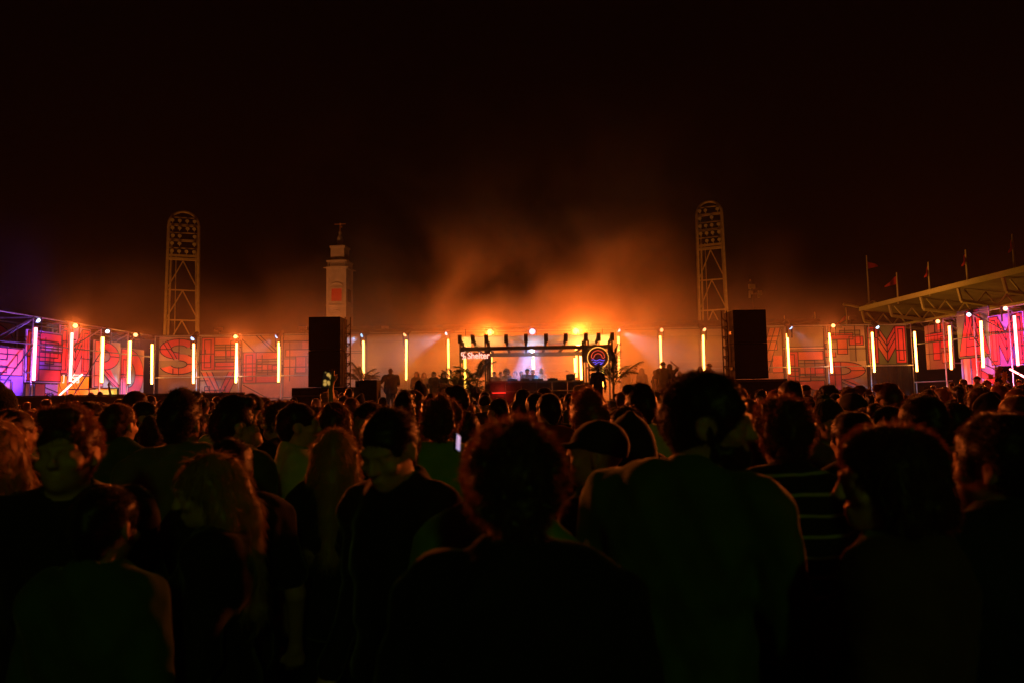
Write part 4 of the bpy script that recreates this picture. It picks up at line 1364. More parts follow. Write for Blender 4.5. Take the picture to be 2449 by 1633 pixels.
def shirt_mesh(sp, v):
    long_ = sp.get('sleeve', 'short') == 'long'
    F_ = Field((-.56, -.32, .70), (.56, .44, 2.1), v)
    g_ = .027 if not sp.get('loose') else .036
    torso(F_, sp, g_, .05)
    f, fem, sw, R, piv, lean = skeleton(sp)
    if sp.get('loose'):
        F_.ell((0, 0, 1.0), (.19 * f, .15 * f, .25), k=.08)
    for s, key, S, E, W in arm_pts(sp):
        if sp.get('sleeve') == 'none':
            continue
        E2 = E if long_ else S + (E - S) * .72
        F_.cap(S, E2, .068 * (1 if not sp.get('loose') else 1.2), (.058 if long_ else .066) * (1 if not sp.get('loose') else 1.15), .035)
        if long_:
            F_.cap(E, E + (W - E) * .93, .057, .045, .02)
    F_.noise(.009, 20, sp.get('seed', 1))
    F_.noise(.005, 48, sp.get('seed', 1) + 5)
    F_.cap((0, .0, 1.50), (0, .02, 1.62), .062, .075, .01, 's')
    F_.plane((0, 0, .80), (0, 0, -1))
    if sp.get('collar'):
        F_.cap((-.055, -.045, 1.50), (.055, -.045, 1.50), .03, .03, .02)
        F_.cap((-.06, -.03, 1.50), (-.05, .055, 1.455), .028, .022, .02)
        F_.cap((.06, -.03, 1.50), (.05, .055, 1.455), .028, .022, .02)
    if sp.get('hood'):
        F_.ell((0, -.10, 1.46), (.12, .07, .055), k=.03)
    return F_.mesh('top')


def trouser_mesh(sp, v):
    f, fem, sw, R, piv, lean = skeleton(sp)
    F_ = Field((-.34, -.26, .03), (.34, .26, 1.02), v)
    F_.ell((0, -.01, .92), (.178 * f if fem else .168 * f, .13 * f, .12), k=.04, grow=.006)
    for s in (-1, 1):
        F_.cap((s * .088, -.005, .90), (s * .10, .012, .50), .10, .072, .03)
        F_.cap((s * .10, .0, .50), (s * .105, -.025, .10), .070, .058, .03)
    F_.noise(.006, 26, sp.get('seed', 1) + 9)
    F_.plane((0, 0, .97), (0, 0, 1))
    F_.plane((0, 0, .07), (0, 0, -1))
    return F_.mesh('trousers')


def hair_mesh(sp, v):
    st = sp.get('hair', 'short')
    f, fem, sw, R, piv, lean = skeleton(sp)
    if st == 'bald':
        return None
    F_ = Field((-.34, -.42, 1.02), (.34, .36, 2.02), v)
    e = lambda c, r, k=.02, op='u': F_.ell(hp(R, piv, c), r, R, k, op)
    c_ = lambda a, b_, ra, rb, k=.02, op='u': F_.cap(hp(R, piv, a), hp(R, piv, b_), ra, rb, k, op)
    seed = sp.get('seed', 1)
    vol = sp.get('vol', 0.)
    if st in ('cap', 'beanie', 'hood'):
        g_ = .012 if st != 'hood' else .028
        e((0, -.012, 1.672), (.078 + g_, .100 + g_, .085 + g_), .02)
        if st == 'hood':
            e((0, -.05, 1.60), (.10, .095, .14), .04)
            c_((0, -.03, 1.76), (0, -.06, 1.80), .05, .02, .05)
            c_((0, -.08, 1.48), (0, -.06, 1.6), .11, .09, .05)
            e((0, .09, 1.635), (.066, .075, .10), .02, 's')
        else:
            F_.plane(hp(R, piv, (0, 0, 1.655 if st == 'cap' else 1.64)), R @ np.array((0, .25, -1.0)), .008)
            if st == 'beanie':
                c_((0, -.03, 1.74), (0, -.07, 1.78), .06, .045, .05)
            F_.noise(.003, 60, seed)
            if st == 'cap':
                bs = -1 if sp.get('capback') else 1
                for i in range(5):
                    a = (i - 2) * .028
                    c_((a, bs * .075, 1.677), (a * .9, bs * (.175 - abs(i - 2) * .012), 1.668), .012, .007, .01)
        # a collar of hair under the hat
        return F_.mesh('hood' if st == 'hood' else 'cap' if st == 'cap' else 'beanie')
    amp, fr = (.0035, 75)
    vx = vol
    if st == 'curly':
        vx += .013; amp, fr = .010, 95
    if st == 'afro':
        vx += .05; amp, fr = .018, 80
    e((0, -.016, 1.672), (.084 + vx, .106 + vx, .096 + vx * .9), .02)
    c_((0, -.075, 1.63), (0, -.055, 1.575), .055, .045, .03)
    if st in ('quiff',):
        c_((-.03, .07, 1.755), (.035, .06, 1.76), .034, .03, .03)
        c_((0, .0, 1.765), (0, -.05, 1.75), .04, .04, .03)
    if st == 'long':
        ln = sp.get('len', 1.25)
        for s in (-1, 1):
            c_((s * .06, -.02, 1.66), (s * .078, -.03, 1.52), .045, .042, .03)
            F_.cap(hp(R, piv, (s * .07, -.04, 1.54)), (s * .085, -.105, ln + .03), .046, .028, .04)
        c_((0, -.07, 1.64), (0, -.085, 1.50), .07, .06, .04)
        F_.cap(hp(R, piv, (0, -.085, 1.52)), (0, -.135, ln), .065, .04, .05)
    if st == 'bob':
        for s in (-1, 1):
            c_((s * .062, .0, 1.66), (s * .082, -.01, 1.555), .04, .036, .03)
        c_((-.05, -.07, 1.58), (.05, -.07, 1.58), .055, .055, .03)
    if st == 'bun':
        e((0, -.095, 1.75), (.05, .05, .045), .012)
    if st == 'pony':
        c_((0, -.10, 1.70), (0, -.15, 1.66), .03, .035, .02)
        F_.cap(hp(R, piv, (0, -.15, 1.67)), hp(R, piv, (0, -.165, 1.42)), .034, .014, .02)
    # open the face
    e((0, .115, 1.615), (.068, .085, .083), .012, 's')
    if st not in ('long', 'bob'):
        for s in (-1, 1):
            e((s * .09, .005, 1.62), (.035, .033, .045), .01, 's')
        F_.plane(hp(R, piv, (0, 0, 1.555)), R @ np.array((0, .55, -1.0)), .012)
    F_.noise(amp if st not in ('long', 'bob') else .003, fr if st not in ('long', 'bob') else 40, seed)
    if sp.get('beard'):
        G = Field((-.34, -.3, 1.3), (.34, .36, 2.0), v)
        ge = lambda c, r, k=.02, op='u': G.ell(hp(R, piv, c), r, R, k, op)
        ge((0, .038, 1.568), (.062, .070, .055), .02)
        for s in (-1, 1):
            G.cap(hp(R, piv, (s * .066, .0, 1.63)), hp(R, piv, (s * .055, .03, 1.57)), .014, .02, .02)
        ge((0, .11, 1.60), (.05, .03, .022), .01, 's')
        G.noise(.005, 90, seed + 3)
        sp['_beard'] = G.mesh('beard')
    return F_.mesh('hair')


def strands(me, n, L, wd, seed, droop=.3, flow=.6):
    """loose hair strands rooted in the hair surface, in the same mesh"""
    r = np.random.default_rng(seed)
    nv = len(me.vertices)
    co_ = np.empty(nv * 3, np.float32); me.vertices.foreach_get('co', co_); co_ = co_.reshape(-1, 3)
    no = np.empty(nv * 3, np.float32); me.vertices.foreach_get('normal', no); no = no.reshape(-1, 3)
    i = r.integers(0, nv, n)
    p, nn = co_[i], no[i]
    rnd = r.normal(size=(n, 3)) * (.55 if flow < .7 else .16)
    down = np.array((0, 0, -1.0))
    tang = down - nn * (nn @ down)[:, None]
    d = nn * (1 - flow) + tang * flow * .8 + rnd * .6
    d /= np.linalg.norm(d, axis=1)[:, None]
    l = L * r.uniform(.35, 1.2, n)[:, None]
    mid = p + d * l * .55
    tip = mid + (d + down * droop + rnd * .4) * l * .45
    sd = np.cross(d, r.normal(size=(n, 3))); sd /= np.linalg.norm(sd, axis=1)[:, None] + 1e-6
    p = p - nn * .003
    V = np.concatenate([p - sd * wd, p + sd * wd, mid + sd * wd * .7, tip, mid - sd * wd * .7], 1).reshape(-1, 3)
    return V


def add_strands(me, n, L, wd, seed, droop=.3, flow=.6):
    V = strands(me, n, L, wd, seed, droop, flow)
    nv, nl, npg = len(me.vertices), len(me.loops), len(me.polygons)
    co_ = np.empty(nv * 3, np.float32); me.vertices.foreach_get('co', co_)
    li = np.empty(nl, np.int32); me.loops.foreach_get('vertex_index', li)
    me2 = bpy.data.meshes.new('hair')
    me2.vertices.add(nv + len(V))
    me2.vertices.foreach_set('co', np.concatenate([co_, V.astype(np.float32).ravel()]))
    me2.loops.add(nl + len(V))
    me2.loops.foreach_set('vertex_index', np.concatenate([li, np.arange(nv, nv + len(V), dtype=np.int32)]))
    k = len(V) // 5
    me2.polygons.add(npg + k)
    me2.polygons.foreach_set('loop_start', np.concatenate([np.arange(0, nl, 4, dtype=np.int32), nl + 5 * np.arange(k, dtype=np.int32)]))
    me2.polygons.foreach_set('loop_total', np.concatenate([np.full(npg, 4, np.int32), np.full(k, 5, np.int32)]))
    me2.polygons.foreach_set('use_smooth', np.ones(npg + k, bool))
    me2.update(calc_edges=True)
    bpy.data.meshes.remove(me)
    return me2


SKIN = [mat('skin_fair', (.46, .27, .19), .48, .4), mat('skin_tan', (.33, .18, .11), .5, .4), mat('skin_deep', (.13, .07, .045), .48, .4)]
HAIR = {'dark': mat('hair_dark', (.016, .010, .007), .42, .3, sheen=.5, strand=(.07, .028, .012)), 'brown': mat('hair_brown', (.055, .026, .013), .42, .3, sheen=.5, strand=(.32, .13, .05)), 'blonde': mat('hair_blonde', (.34, .20, .085), .42, .4, sheen=.3, strand=(.5, .3, .14)), 'ginger': mat('hair_ginger', (.16, .045, .015), .42, .4, sheen=.3, strand=(.4, .13, .05))}
TOPS = {'black': mat('black_cotton', (.014, .014, .015), .85, .2, noise=.2, bump=.1, sheen=.2), 'grey': mat('grey_cotton', (.13, .13, .13), .85, .2, noise=.15, bump=.1, sheen=.25), 'white': mat('white_cotton', (.52, .52, .5), .85, .2, noise=.1, bump=.1, sheen=.2),
        'navy': mat('navy_cotton', (.016, .02, .045), .85, .2, noise=.2, bump=.1, sheen=.2), 'green': mat('green_cotton', (.05, .10, .035), .85, .2, noise=.15, bump=.1, sheen=.2), 'red': mat('red_cotton', (.22, .025, .02), .85, .2, noise=.15, bump=.1, sheen=.2),
        'purple': mat('purple_cotton', (.12, .07, .22), .85, .2, noise=.15, bump=.1, sheen=.2), 'brown': mat('brown_cotton', (.07, .04, .022), .85, .2, noise=.2, bump=.1, sheen=.2), 'pink': mat('pink_cotton', (.48, .25, .25), .85, .2, noise=.1, bump=.1, sheen=.2),
        'striped': stripe_mat('striped_jersey', (.010, .012, .02), (.30, .32, .26), 15.0, .84), 'lime': mat('green_light_tint_cotton', (.17, .32, .08), .85, .2, noise=.12, bump=.1, sheen=.2), 'olive': mat('olive_cotton', (.07, .075, .03), .85, .2, noise=.2, bump=.1, sheen=.25), 'tan': mat('tan_linen', (.3, .22, .14), .85, .2, noise=.1, bump=.1, sheen=.2)}  # the bright green cotton is pale cloth with green light in its colour
JEANS = [mat('dark_denim', (.02, .025, .045), .8, .2, noise=.2), mat('black_denim', (.012, .012, .013), .8, .2, noise=.2)]
HATM = {'cap': mat('cap_cloth', (.015, .015, .018), .8, .2, sheen=.2), 'beanie': mat('beanie_wool', (.03, .025, .03), .95, .1, noise=.3, nscale=70, bump=.4, sheen=.4), 'hood': mat('hood_cotton', (.022, .02, .02), .9, .15, bump=.1, noise=.2, sheen=.3)}
_pm = {}
PEOPLE = []


def person_meshes(sp, v, ns):
    key = repr(sorted((k, x) for k, x in sp.items() if k in ('build', 'fem', 'hyaw', 'hpitch', 'hroll', 'ra', 'la', 'sleeve', 'loose', 'collar', 'hood', 'hair', 'vol', 'len', 'beard', 'capback', 'seed', 'hoff'))) + str(v)
    if key in _pm:
        return _pm[key]
    bm_ = body_mesh(sp, v)
    cm = shirt_mesh(sp, v * 1.3)
    tm = trouser_mesh(sp, max(.016, v * 1.5))
    hm = hair_mesh(sp, v * .9 if v < .012 else v * .75)
    st = sp.get('hair', 'short')
    if hm and st not in ('cap', 'beanie', 'hood') and ns:
        L = {'short': .011, 'quiff': .016, 'curly': .024, 'afro': .022, 'long': .05, 'bob': .03, 'bun': .012, 'pony': .014}[st]
        hm = add_strands(hm, ns, L, .0011 if v < .012 else .0018, sp.get('seed', 1), .5 if st in ('long', 'bob') else .1, .85 if st in ('long', 'bob') else .45)
    elif hm and st not in ('cap', 'beanie', 'hood'):
        hm.name = 'hair'
    bd = sp.pop('_beard', None)
    r = (bm_, cm, tm, hm, bd)
    for me in r:
        if me and not me.materials:
            me.materials.append(None)
    _pm[key] = r
    return r


def setm(o, m):
    o.material_slots[0].link = 'OBJECT'
    o.material_slots[0].material = m


def person(sp, loc, yaw, top, v=.02, ns=0, label=None, group=None, sit=0.):
    """top = height of the crown in metres above the feet; yaw 0 faces the stage, 90 faces the picture's left"""
    bm_, cm, tm, hm, bd = person_meshes(sp, v, ns)
    o = link('person', bm_, None, loc, math.radians(yaw))
    st = sp.get('hair', 'short')
    crown = {'afro': 1.82, 'curly': 1.785, 'bun': 1.79, 'hood': 1.80, 'beanie': 1.79}.get(st, 1.77)
    crown = hp(*skeleton(sp)[3:5], (0, -.02, crown))[2]
    s = top / crown
    o.scale = (s, s, s)
    setm(o, SKIN[sp.get('skin', 0)])
    tag(o, label, 'person', group)
    c = link('shirt' if not sp.get('hood') else 'hoodie', cm, o); setm(c, TOPS[sp.get('top', 'black')])
    c = link('trousers', tm, o); setm(c, JEANS[sp.get('seed', 1) % 2])
    if hm:
        c = link('hair' if st not in HATM else st, hm, o)
        setm(c, HATM[st] if st in HATM else HAIR[sp.get('hc', 'dark')])
    if bd:
        c = link('beard', bd, o); setm(c, HAIR[sp.get('hc', 'dark')])
    PEOPLE.append((loc[0], loc[1]))
    return o


def near(px, py, D, yaw, sp, label, v=.010, ns=3500, feet=0., group='people in the crowd'):
    q = P(px, py, D)
    return person(sp, (q.x, D, feet), yaw, q.z - feet, v, ns, label, group)

# ------------------------------------------------------------------ people near the camera (pixel of the crown, depth)
S = dict
near(1228, 1005, 1.34, 0, S(hair='curly', hc='brown', hyaw=6, top='black', seed=11, skin=0), 'person with tousled brown hair seen from behind, nearest the middle of the picture', .0085, 9000)
near(1618, 896, 1.80, -28, S(hair='short', vol=.012, hc='dark', hyaw=-84, hpitch=4, hoff=(.062, .03, 0), beard=True, build=1.14, top='green', collar=True, sleeve='long', seed=12, skin=1), 'tall bearded person in profile wearing a collared dark green shirt', .0085, 7000)
near(2125, 1019, 1.50, 42, S(hair='bob', hc='brown', fem=True, hyaw=34, hpitch=4, top='brown', sleeve='short', seed=13, skin=0, vol=.01), 'person with bobbed hair and brown top turned left, beside striped jersey', .0085, 6000)
near(2385, 992, 1.62, 10, S(hair='short', hc='dark', hyaw=22, build=1.1, top='navy', seed=14, skin=1, vol=.012), 'broad person with short dark hair and navy top at picture edge', .0085, 5000)
near(168, 988, 2.08, 202, S(hair='quiff', hc='brown', hyaw=-12, top='black', collar=True, seed=15, skin=0), 'person with swept brown hair facing back towards the camera', .0085, 5000)
near(522, 1083, 2.15, 98, S(hair='long', hc='blonde', fem=True, hyaw=14, hpitch=14, top='black', sleeve='long', len=1.2, seed=16, skin=0), 'person with long fair hair in profile looking down to the left', .0085, 6000)
near(246, 1160, 1.80, -10, S(hair='short', hc='dark', fem=True, hpitch=10, top='green', seed=17, skin=1), 'short dark haired person in a green t-shirt below the man facing back', .0095, 4000)
near(952, 975, 2.10, 140, S(hair='short', hc='dark', hyaw=16, hpitch=22, hroll=.1, top='black', collar=True, sleeve='long', seed=18, skin=0), 'person in black collared jacket bowing their head towards the camera', .0085, 4500)
near(1868, 944, 2.28, 4, S(hair='curly', hc='brown', hyaw=-8, top='striped', fem=True, seed=19, vol=-.004, skin=0), 'person in a dark jersey with pale stripes seen from behind', .0095, 6000)
near(1424, 1002, 2.32, 60, S(hair='cap', hyaw=16, top='black', sleeve='long', seed=20, skin=1), 'person in a black peaked cap facing left', .010, 0)
near(1176, 1030, 1.86, -25, S(hair='short', hc='dark', top='lime', seed=21, sleeve='short', loose=True, skin=1), 'person in a pale loose shirt mostly hidden behind the tousled hair', .011, 2000)  # pale shirt with the green light on it put into its colour
near(-8, 1000, 2.25, 20, S(hair='long', hc='blonde', fem=True, top='black', seed=22, len=1.15, skin=0), 'fair long haired person cut by the picture edge', .0105, 4000)
near(36, 976, 3.15, -8, S(hair='short', hc='brown', top='black', seed=23), 'dark haired person behind the fair hair at picture edge', .011, 2500)
near(436, 944, 3.05, 0, S(hair='quiff', hc='dark', build=1.12, top='grey', seed=24, vol=.006), 'tall broad person in a dark grey t-shirt under the letter S banner', .010, 3500)
near(552, 1044, 2.45, 25, S(hair='short', hc='dark', top='black', seed=25, skin=1), 'dark head just behind the long fair hair', .011, 2500)
near(563, 957, 3.30, -28, S(hair='quiff', hc='dark', hyaw=-20, top='olive', sleeve='long', loose=True, collar=True, seed=26), 'person in olive jacket turning right under the letter V banner', .011, 2500)
near(716, 962, 3.60, -64, S(hair='short', hc='dark', hyaw=-12, top='white', collar=True, seed=27), 'person in open pale collar shirt in profile facing right', .011, 2500)
near(668, 956, 4.20, 80, S(hair='curly', hc='brown', fem=True, hyaw=6, ra='chin', top='black', sleeve='long', seed=28), 'person in left profile holding a hand to the chin', .012, 2000)
near(802, 1022, 2.90, 2, S(hair='long', hc='blonde', fem=True, top='black', len=1.18, seed=29), 'person with very long streaked fair hair seen from behind', .010, 5000)
near(802, 958, 4.10, 0, S(hair='long', hc='brown', fem=True, top='purple', len=1.3, seed=30), 'person with brown shoulder hair behind the long fair hair', .012, 2000)
near(880, 959, 3.90, 165, S(hair='short', hc='dark', top='black', collar=True, seed=31, skin=1), 'person with sunglasses pushed up on the head facing the camera', .012, 2000)
near(1052, 938, 3.65, -4, S(hair='afro', hc='brown', hyaw=10, top='lime', seed=32, vol=-.022), 'person with round curly hair in a white t-shirt coloured as green-lit', .0105, 5000)  # white tee, its green lighting painted in as cloth colour
near(1115, 980, 4.10, 6, S(hair='short', hc='dark', top='black', seed=33), 'round dark head beside the t-shirt coloured as green-lit', .012, 2000)
near(1092, 928, 6.30, 70, S(hair='quiff', hc='dark', top='black', seed=34), 'tall person in left profile under the shop sign palms', .014, 1000)
near(1505, 990, 2.65, -6, S(hair='hood', hood=True, top='black', sleeve='long', seed=35), 'person with raised hood edged in orange light beside black cap', .011, 0)
near(1499, 968, 3.35, -30, S(hair='bob', hc='dark', fem=True, top='black', seed=36), 'dark bobbed head behind the raised hood', .012, 1500)
near(1405, 942, 3.25, 10, S(hair='quiff', hc='ginger', top='brown', seed=37, vol=.012), 'person with reddish tousled hair behind the black cap', .011, 3500)
near(1984, 954, 3.90, 172, S(hair='beanie', hyaw=12, top='purple', seed=38, skin=0), 'person in a beanie and purple top facing the camera', .011, 0)
near(2034, 985, 2.95, 10, S(hair='short', hc='dark', top='black', seed=39, vol=.01), 'dark rounded head in front of the beanie wearer', .011, 2500)
near(2200, 946, 2.85, 3, S(hair='short', hc='dark', build=1.05, top='black', seed=40, vol=.008), 'person with ears showing seen from behind under the letter M drape', .0105, 2500)
near(2286, 961, 3.20, -66, S(hair='short', hc='dark', hyaw=-10, top='grey', seed=41), 'person in right profile behind the navy top', .012, 2000)
near(2068, 965, 4.0, 12, S(hair='bun', hc='dark', fem=True, top='black', seed=42), 'person with hair in a bun beside the beanie wearer', .012, 1500)
near(2122, 968, 3.75, -20, S(hair='long', hc='dark', fem=True, top='black', seed=43), 'long dark haired person between bun and showing ears', .012, 2000)
near(2030, 921, 6.2, 58, S(hair='bun', hc='brown', fem=True, top='white', sleeve='long', seed=44), 'person with a bun and pale sleeve in left profile below letter R', .014, 800)
near(287, 962, 3.75, -6, S(hair='short', hc='brown', top='green', seed=45, sleeve='short'), 'person in a green shirt seen from behind under the letter R banner', .011, 2500)
near(350, 958, 5.0, -60, S(hair='short', hc='dark', hyaw=-20, top='black', seed=46), 'person in right profile under the letter D banner', .014, 1200)
near(366, 1003, 4.2, 10, S(hair='beanie', fem=True, top='black', seed=47), 'small person in a dark beanie beside the broad grey t-shirt', .012, 0)
near(596, 939, 5.4, 50, S(hair='cap', hyaw=15, top='black', seed=48), 'person in a dark cap under the tube right of letter V', .014, 0)
near(1548, 935, 6.6, 0, S(hair='hood', hood=True, top='grey', sleeve='long', seed=49), 'person in a pointed hood rising above the heads near the palms', .014, 0)
near(722, 962, 5.6, 4, S(hair='short', hc='dark', ra='raise', fem=True, top='black', seed=50), 'person holding a phone up high before the tall speaker', .0115, 1000)
near(1282, 940, 5.9, -4, S(hair='short', hc='dark', top='black', seed=51, vol=.014), 'person with round dark hair under the pergola middle', .014, 1200)
near(1314, 943, 5.6, 4, S(hair='bob', hc='dark', fem=True, top='black', seed=52), 'person with smooth dark bob under the pergola middle', .014, 1200)
near(968, 941, 5.0, -10, S(hair='quiff', hc='dark', top='black', seed=53), 'person with thick dark hair below the first smoky tube', .014, 1200)
near(1190, 950, 6.0, 30, S(hair='short', hc='dark', hyaw=14, top='grey', seed=54), 'person turning left below the red table end', .014, 1000)
near(216, 958, 5.0, -25, S(hair='short', hc='dark', hyaw=-15, top='black', seed=55), 'person with a shaved nape under the yellow banner', .014, 1000)
near(160, 965, 5.6, 160, S(hair='cap', top='black', seed=56, skin=0, capback=True), 'person with a backwards cap facing the camera below slanting tube', .014, 0)

# small things people hold or wear
DARKGL = mat('dark_glass', (.01, .01, .012), .08, .6)


def phone(label, loc, rot, em, estr, big=1.):
    t = thing('phone', label, 'phone', loc)
    t.rotation_euler = rot
    cs = MB().box(-.036 * big, -.004, -.074 * big, .036 * big, .004, .074 * big).build('case', BLACK, t)
    m = MB()
    m.poly([(-.033 * big, -.0046, -.069 * big), (.033 * big, -.0046, -.069 * big), (.033 * big, -.0046, .069 * big), (-.033 * big, -.0046, .069 * big)])
    m.build('screen', em, cs)
    return t


def screen_mat(name, a, b, estr, sc=14):
    m = mat(name, (.02, .02, .02), .15, .5, emit=a, estr=estr)
    nt = m.node_tree
    bs = nt.nodes['Principled BSDF']
    tc = nt.nodes.new('ShaderNodeTexCoord'); nz = nt.nodes.new('ShaderNodeTexVoronoi'); nz.inputs['Scale'].default_value = sc
    cr = nt.nodes.new('ShaderNodeValToRGB')
    cr.color_ramp.elements[0].color = (*a, 1); cr.color_ramp.elements[1].color = (*b, 1)
    cr.color_ramp.elements[0].position, cr.color_ramp.elements[1].position = .25, .5
    nt.links.new(tc.outputs['Object'], nz.inputs['Vector']); nt.links.new(nz.outputs['Distance'], cr.inputs['Fac']); nt.links.new(cr.outputs['Color'], bs.inputs['Emission Color'])
    return m


phone('raised phone filming the stage before the tall speaker', P(781, 907, 5.72), (0, .1, .05), screen_mat('filming_screen', (.9, .5, .1), (.01, .006, .003), .6, 26), 1.1)
phone('bright phone screen among heads below the hazy palm', P(1484, 952, 19.0), (0, math.pi / 2, 0), mat('lit_screen', (.1, .1, .1), .2, emit=(1, .66, .5), estr=1.3), 0, 1.0)
phone('phone with cold blue white glow beside the tousled hair', P(1093, 1058, 2.0), (-.2, .45, 1.1), mat('cold_screen', (.1, .1, .1), .2, emit=(.35, .55, 1), estr=.6), 0, .34)
q = P(882, 985, 3.78)
t = thing('sunglasses', 'sunglasses pushed up on the dark hair of the person facing back', 'sunglasses', q)
for s in (-1, 1):
    MB().lathe([(.026, 0), (.024, .008), (.01, .012)], n=14).build('lens', DARKGL, t, (s * .034, -.004, 0)).rotation_euler = (math.pi / 2 - .3, 0, 0)
    MB().path([(s * .062, 0, .0), (s * .078, .06, .02), (s * .082, .13, .015)], .004, 6).build('temple', BLACK, t)
    MB().path([(s * (.034 + .029 * math.cos(a)) , -.004, .027 * math.sin(a)) for a in [i * math.pi / 8 for i in range(17)]], .0035, 6).build('rim', BLACK, t)
MB().tube((-.01, -.006, .008), (.01, -.006, .008), .004, 6).build('bridge', BLACK, t)

# ------------------------------------------------------------------ people on the stage
st_ = S
stage = [(934, 880, 25.0, 12, S(hair='short', hc='dark', build=1.3, top='black', la='hip', ra='bent', sleeve='short', loose=True, seed=61), 'big person in loose t-shirt standing in smoke by the squat speaker'),
         (996, 887, 25.6, 160, S(hair='long', hc='dark', fem=True, top='black', sleeve='long', ra='bent', loose=True, seed=62), 'long haired person in the smoke right of big loose t-shirt'),
         (1014, 889, 26.8, 190, S(hair='long', hc='brown', fem=True, top='olive', seed=63), 'faint person in green haze behind the long haired one'),
         (1037, 887, 25.4, 150, S(hair='short', hc='dark', top='black', sleeve='long', ra='drink', seed=64), 'person lifting a drink beside the bushy palm'),
         (1060, 889, 25.2, 200, S(hair='bob', hc='dark', fem=True, top='black', sleeve='long', seed=65), 'bobbed person close beside the bushy palm'),
         (1181, 887, 26.0, 170, S(hair='short', hc='dark', top='black', sleeve='long', seed=66), 'performer at the red table end with shoulder strap'),
         (1197, 889, 26.4, 185, S(hair='quiff', hc='dark', top='brown', seed=67), 'second performer from the red table end'),
         (1211, 880, 25.9, 150, S(hair='afro', hc='brown', fem=True, top='grey', sleeve='long', ra='bent', la='bent', seed=68), 'performer with big round hair at the table'),
         (1231, 886, 27.4, 120, S(hair='short', hc='dark', top='brown', seed=69), 'performer standing behind the big round hair'),
         (1247, 886, 26.3, 200, S(hair='short', hc='dark', top='pink', seed=70, ra='bent', skin=1), 'performer in pink top left of the blue beam'),
         (1261, 880, 25.5, 175, S(hair='cap', top='navy', sleeve='long', ra='bent', la='bent', build=1.1, capback=True, seed=71), 'performer in a cap inside the blue beam'),
         (1274, 882, 25.9, 205, S(hair='short', hc='dark', top='black', sleeve='long', ra='bent', seed=72), 'performer right beside the capped one in blue beam'),
         (1296, 879, 26.2, 230, S(hair='bob', hc='blonde', fem=True, top='white', seed=73), 'fair haired performer right of the blue beam'),
         (1429, 874, 24.2, 5, S(hair='short', hc='dark', build=1.05, top='black', sleeve='long', seed=74), 'dark figure standing before the round neon sign'),
         (1496, 877, 27.2, 40, S(hair='short', hc='dark', top='olive', sleeve='long', seed=75), 'faint figure in haze right of the long palm fronds'),
         (1520, 876, 28.6, -30, S(hair='short', hc='dark', top='grey', seed=76), 'faintest figure in haze behind the long haired silhouette'),
         (1534, 879, 26.4, 10, S(hair='long', hc='dark', fem=True, top='black', sleeve='long', seed=77), 'long haired silhouette in haze below the second round-sign tube'),
         (1566, 884, 25.4, 60, S(hair='bob', hc='dark', fem=True, top='black', sleeve='long', seed=78), 'silhouette leaning close left of the capped tall one'),
         (1585, 864, 24.8, -25, S(hair='cap', hyaw=-20, build=1.1, top='black', seed=79), 'tall capped silhouette under the amber tube'),
         (1602, 869, 25.0, -60, S(hair='bob', hc='dark', fem=True, ra='head', top='brown', seed=80), 'silhouette with one arm bent over the head'),
         (1624, 886, 26.5, 30, S(hair='long', hc='dark', fem=True, top='brown', seed=81), 'half hidden silhouette behind the arm over the head'),
         (1675, 875, 24.9, -50, S(hair='long', hc='dark', fem=True, top='black', seed=82), 'silhouette of the shorter one of a couple by the tall speaker'),
         (1695, 868, 24.7, 40, S(hair='cap', build=1.15, top='black', sleeve='long', loose=True, seed=83, capback=True), 'silhouette of the capped one of a couple by the tall speaker')]
for px, py, D, yw, sp, lab in stage:
    near(px, py, D, yw, sp, lab, .0165, 500, DECK, 'people on the stage')
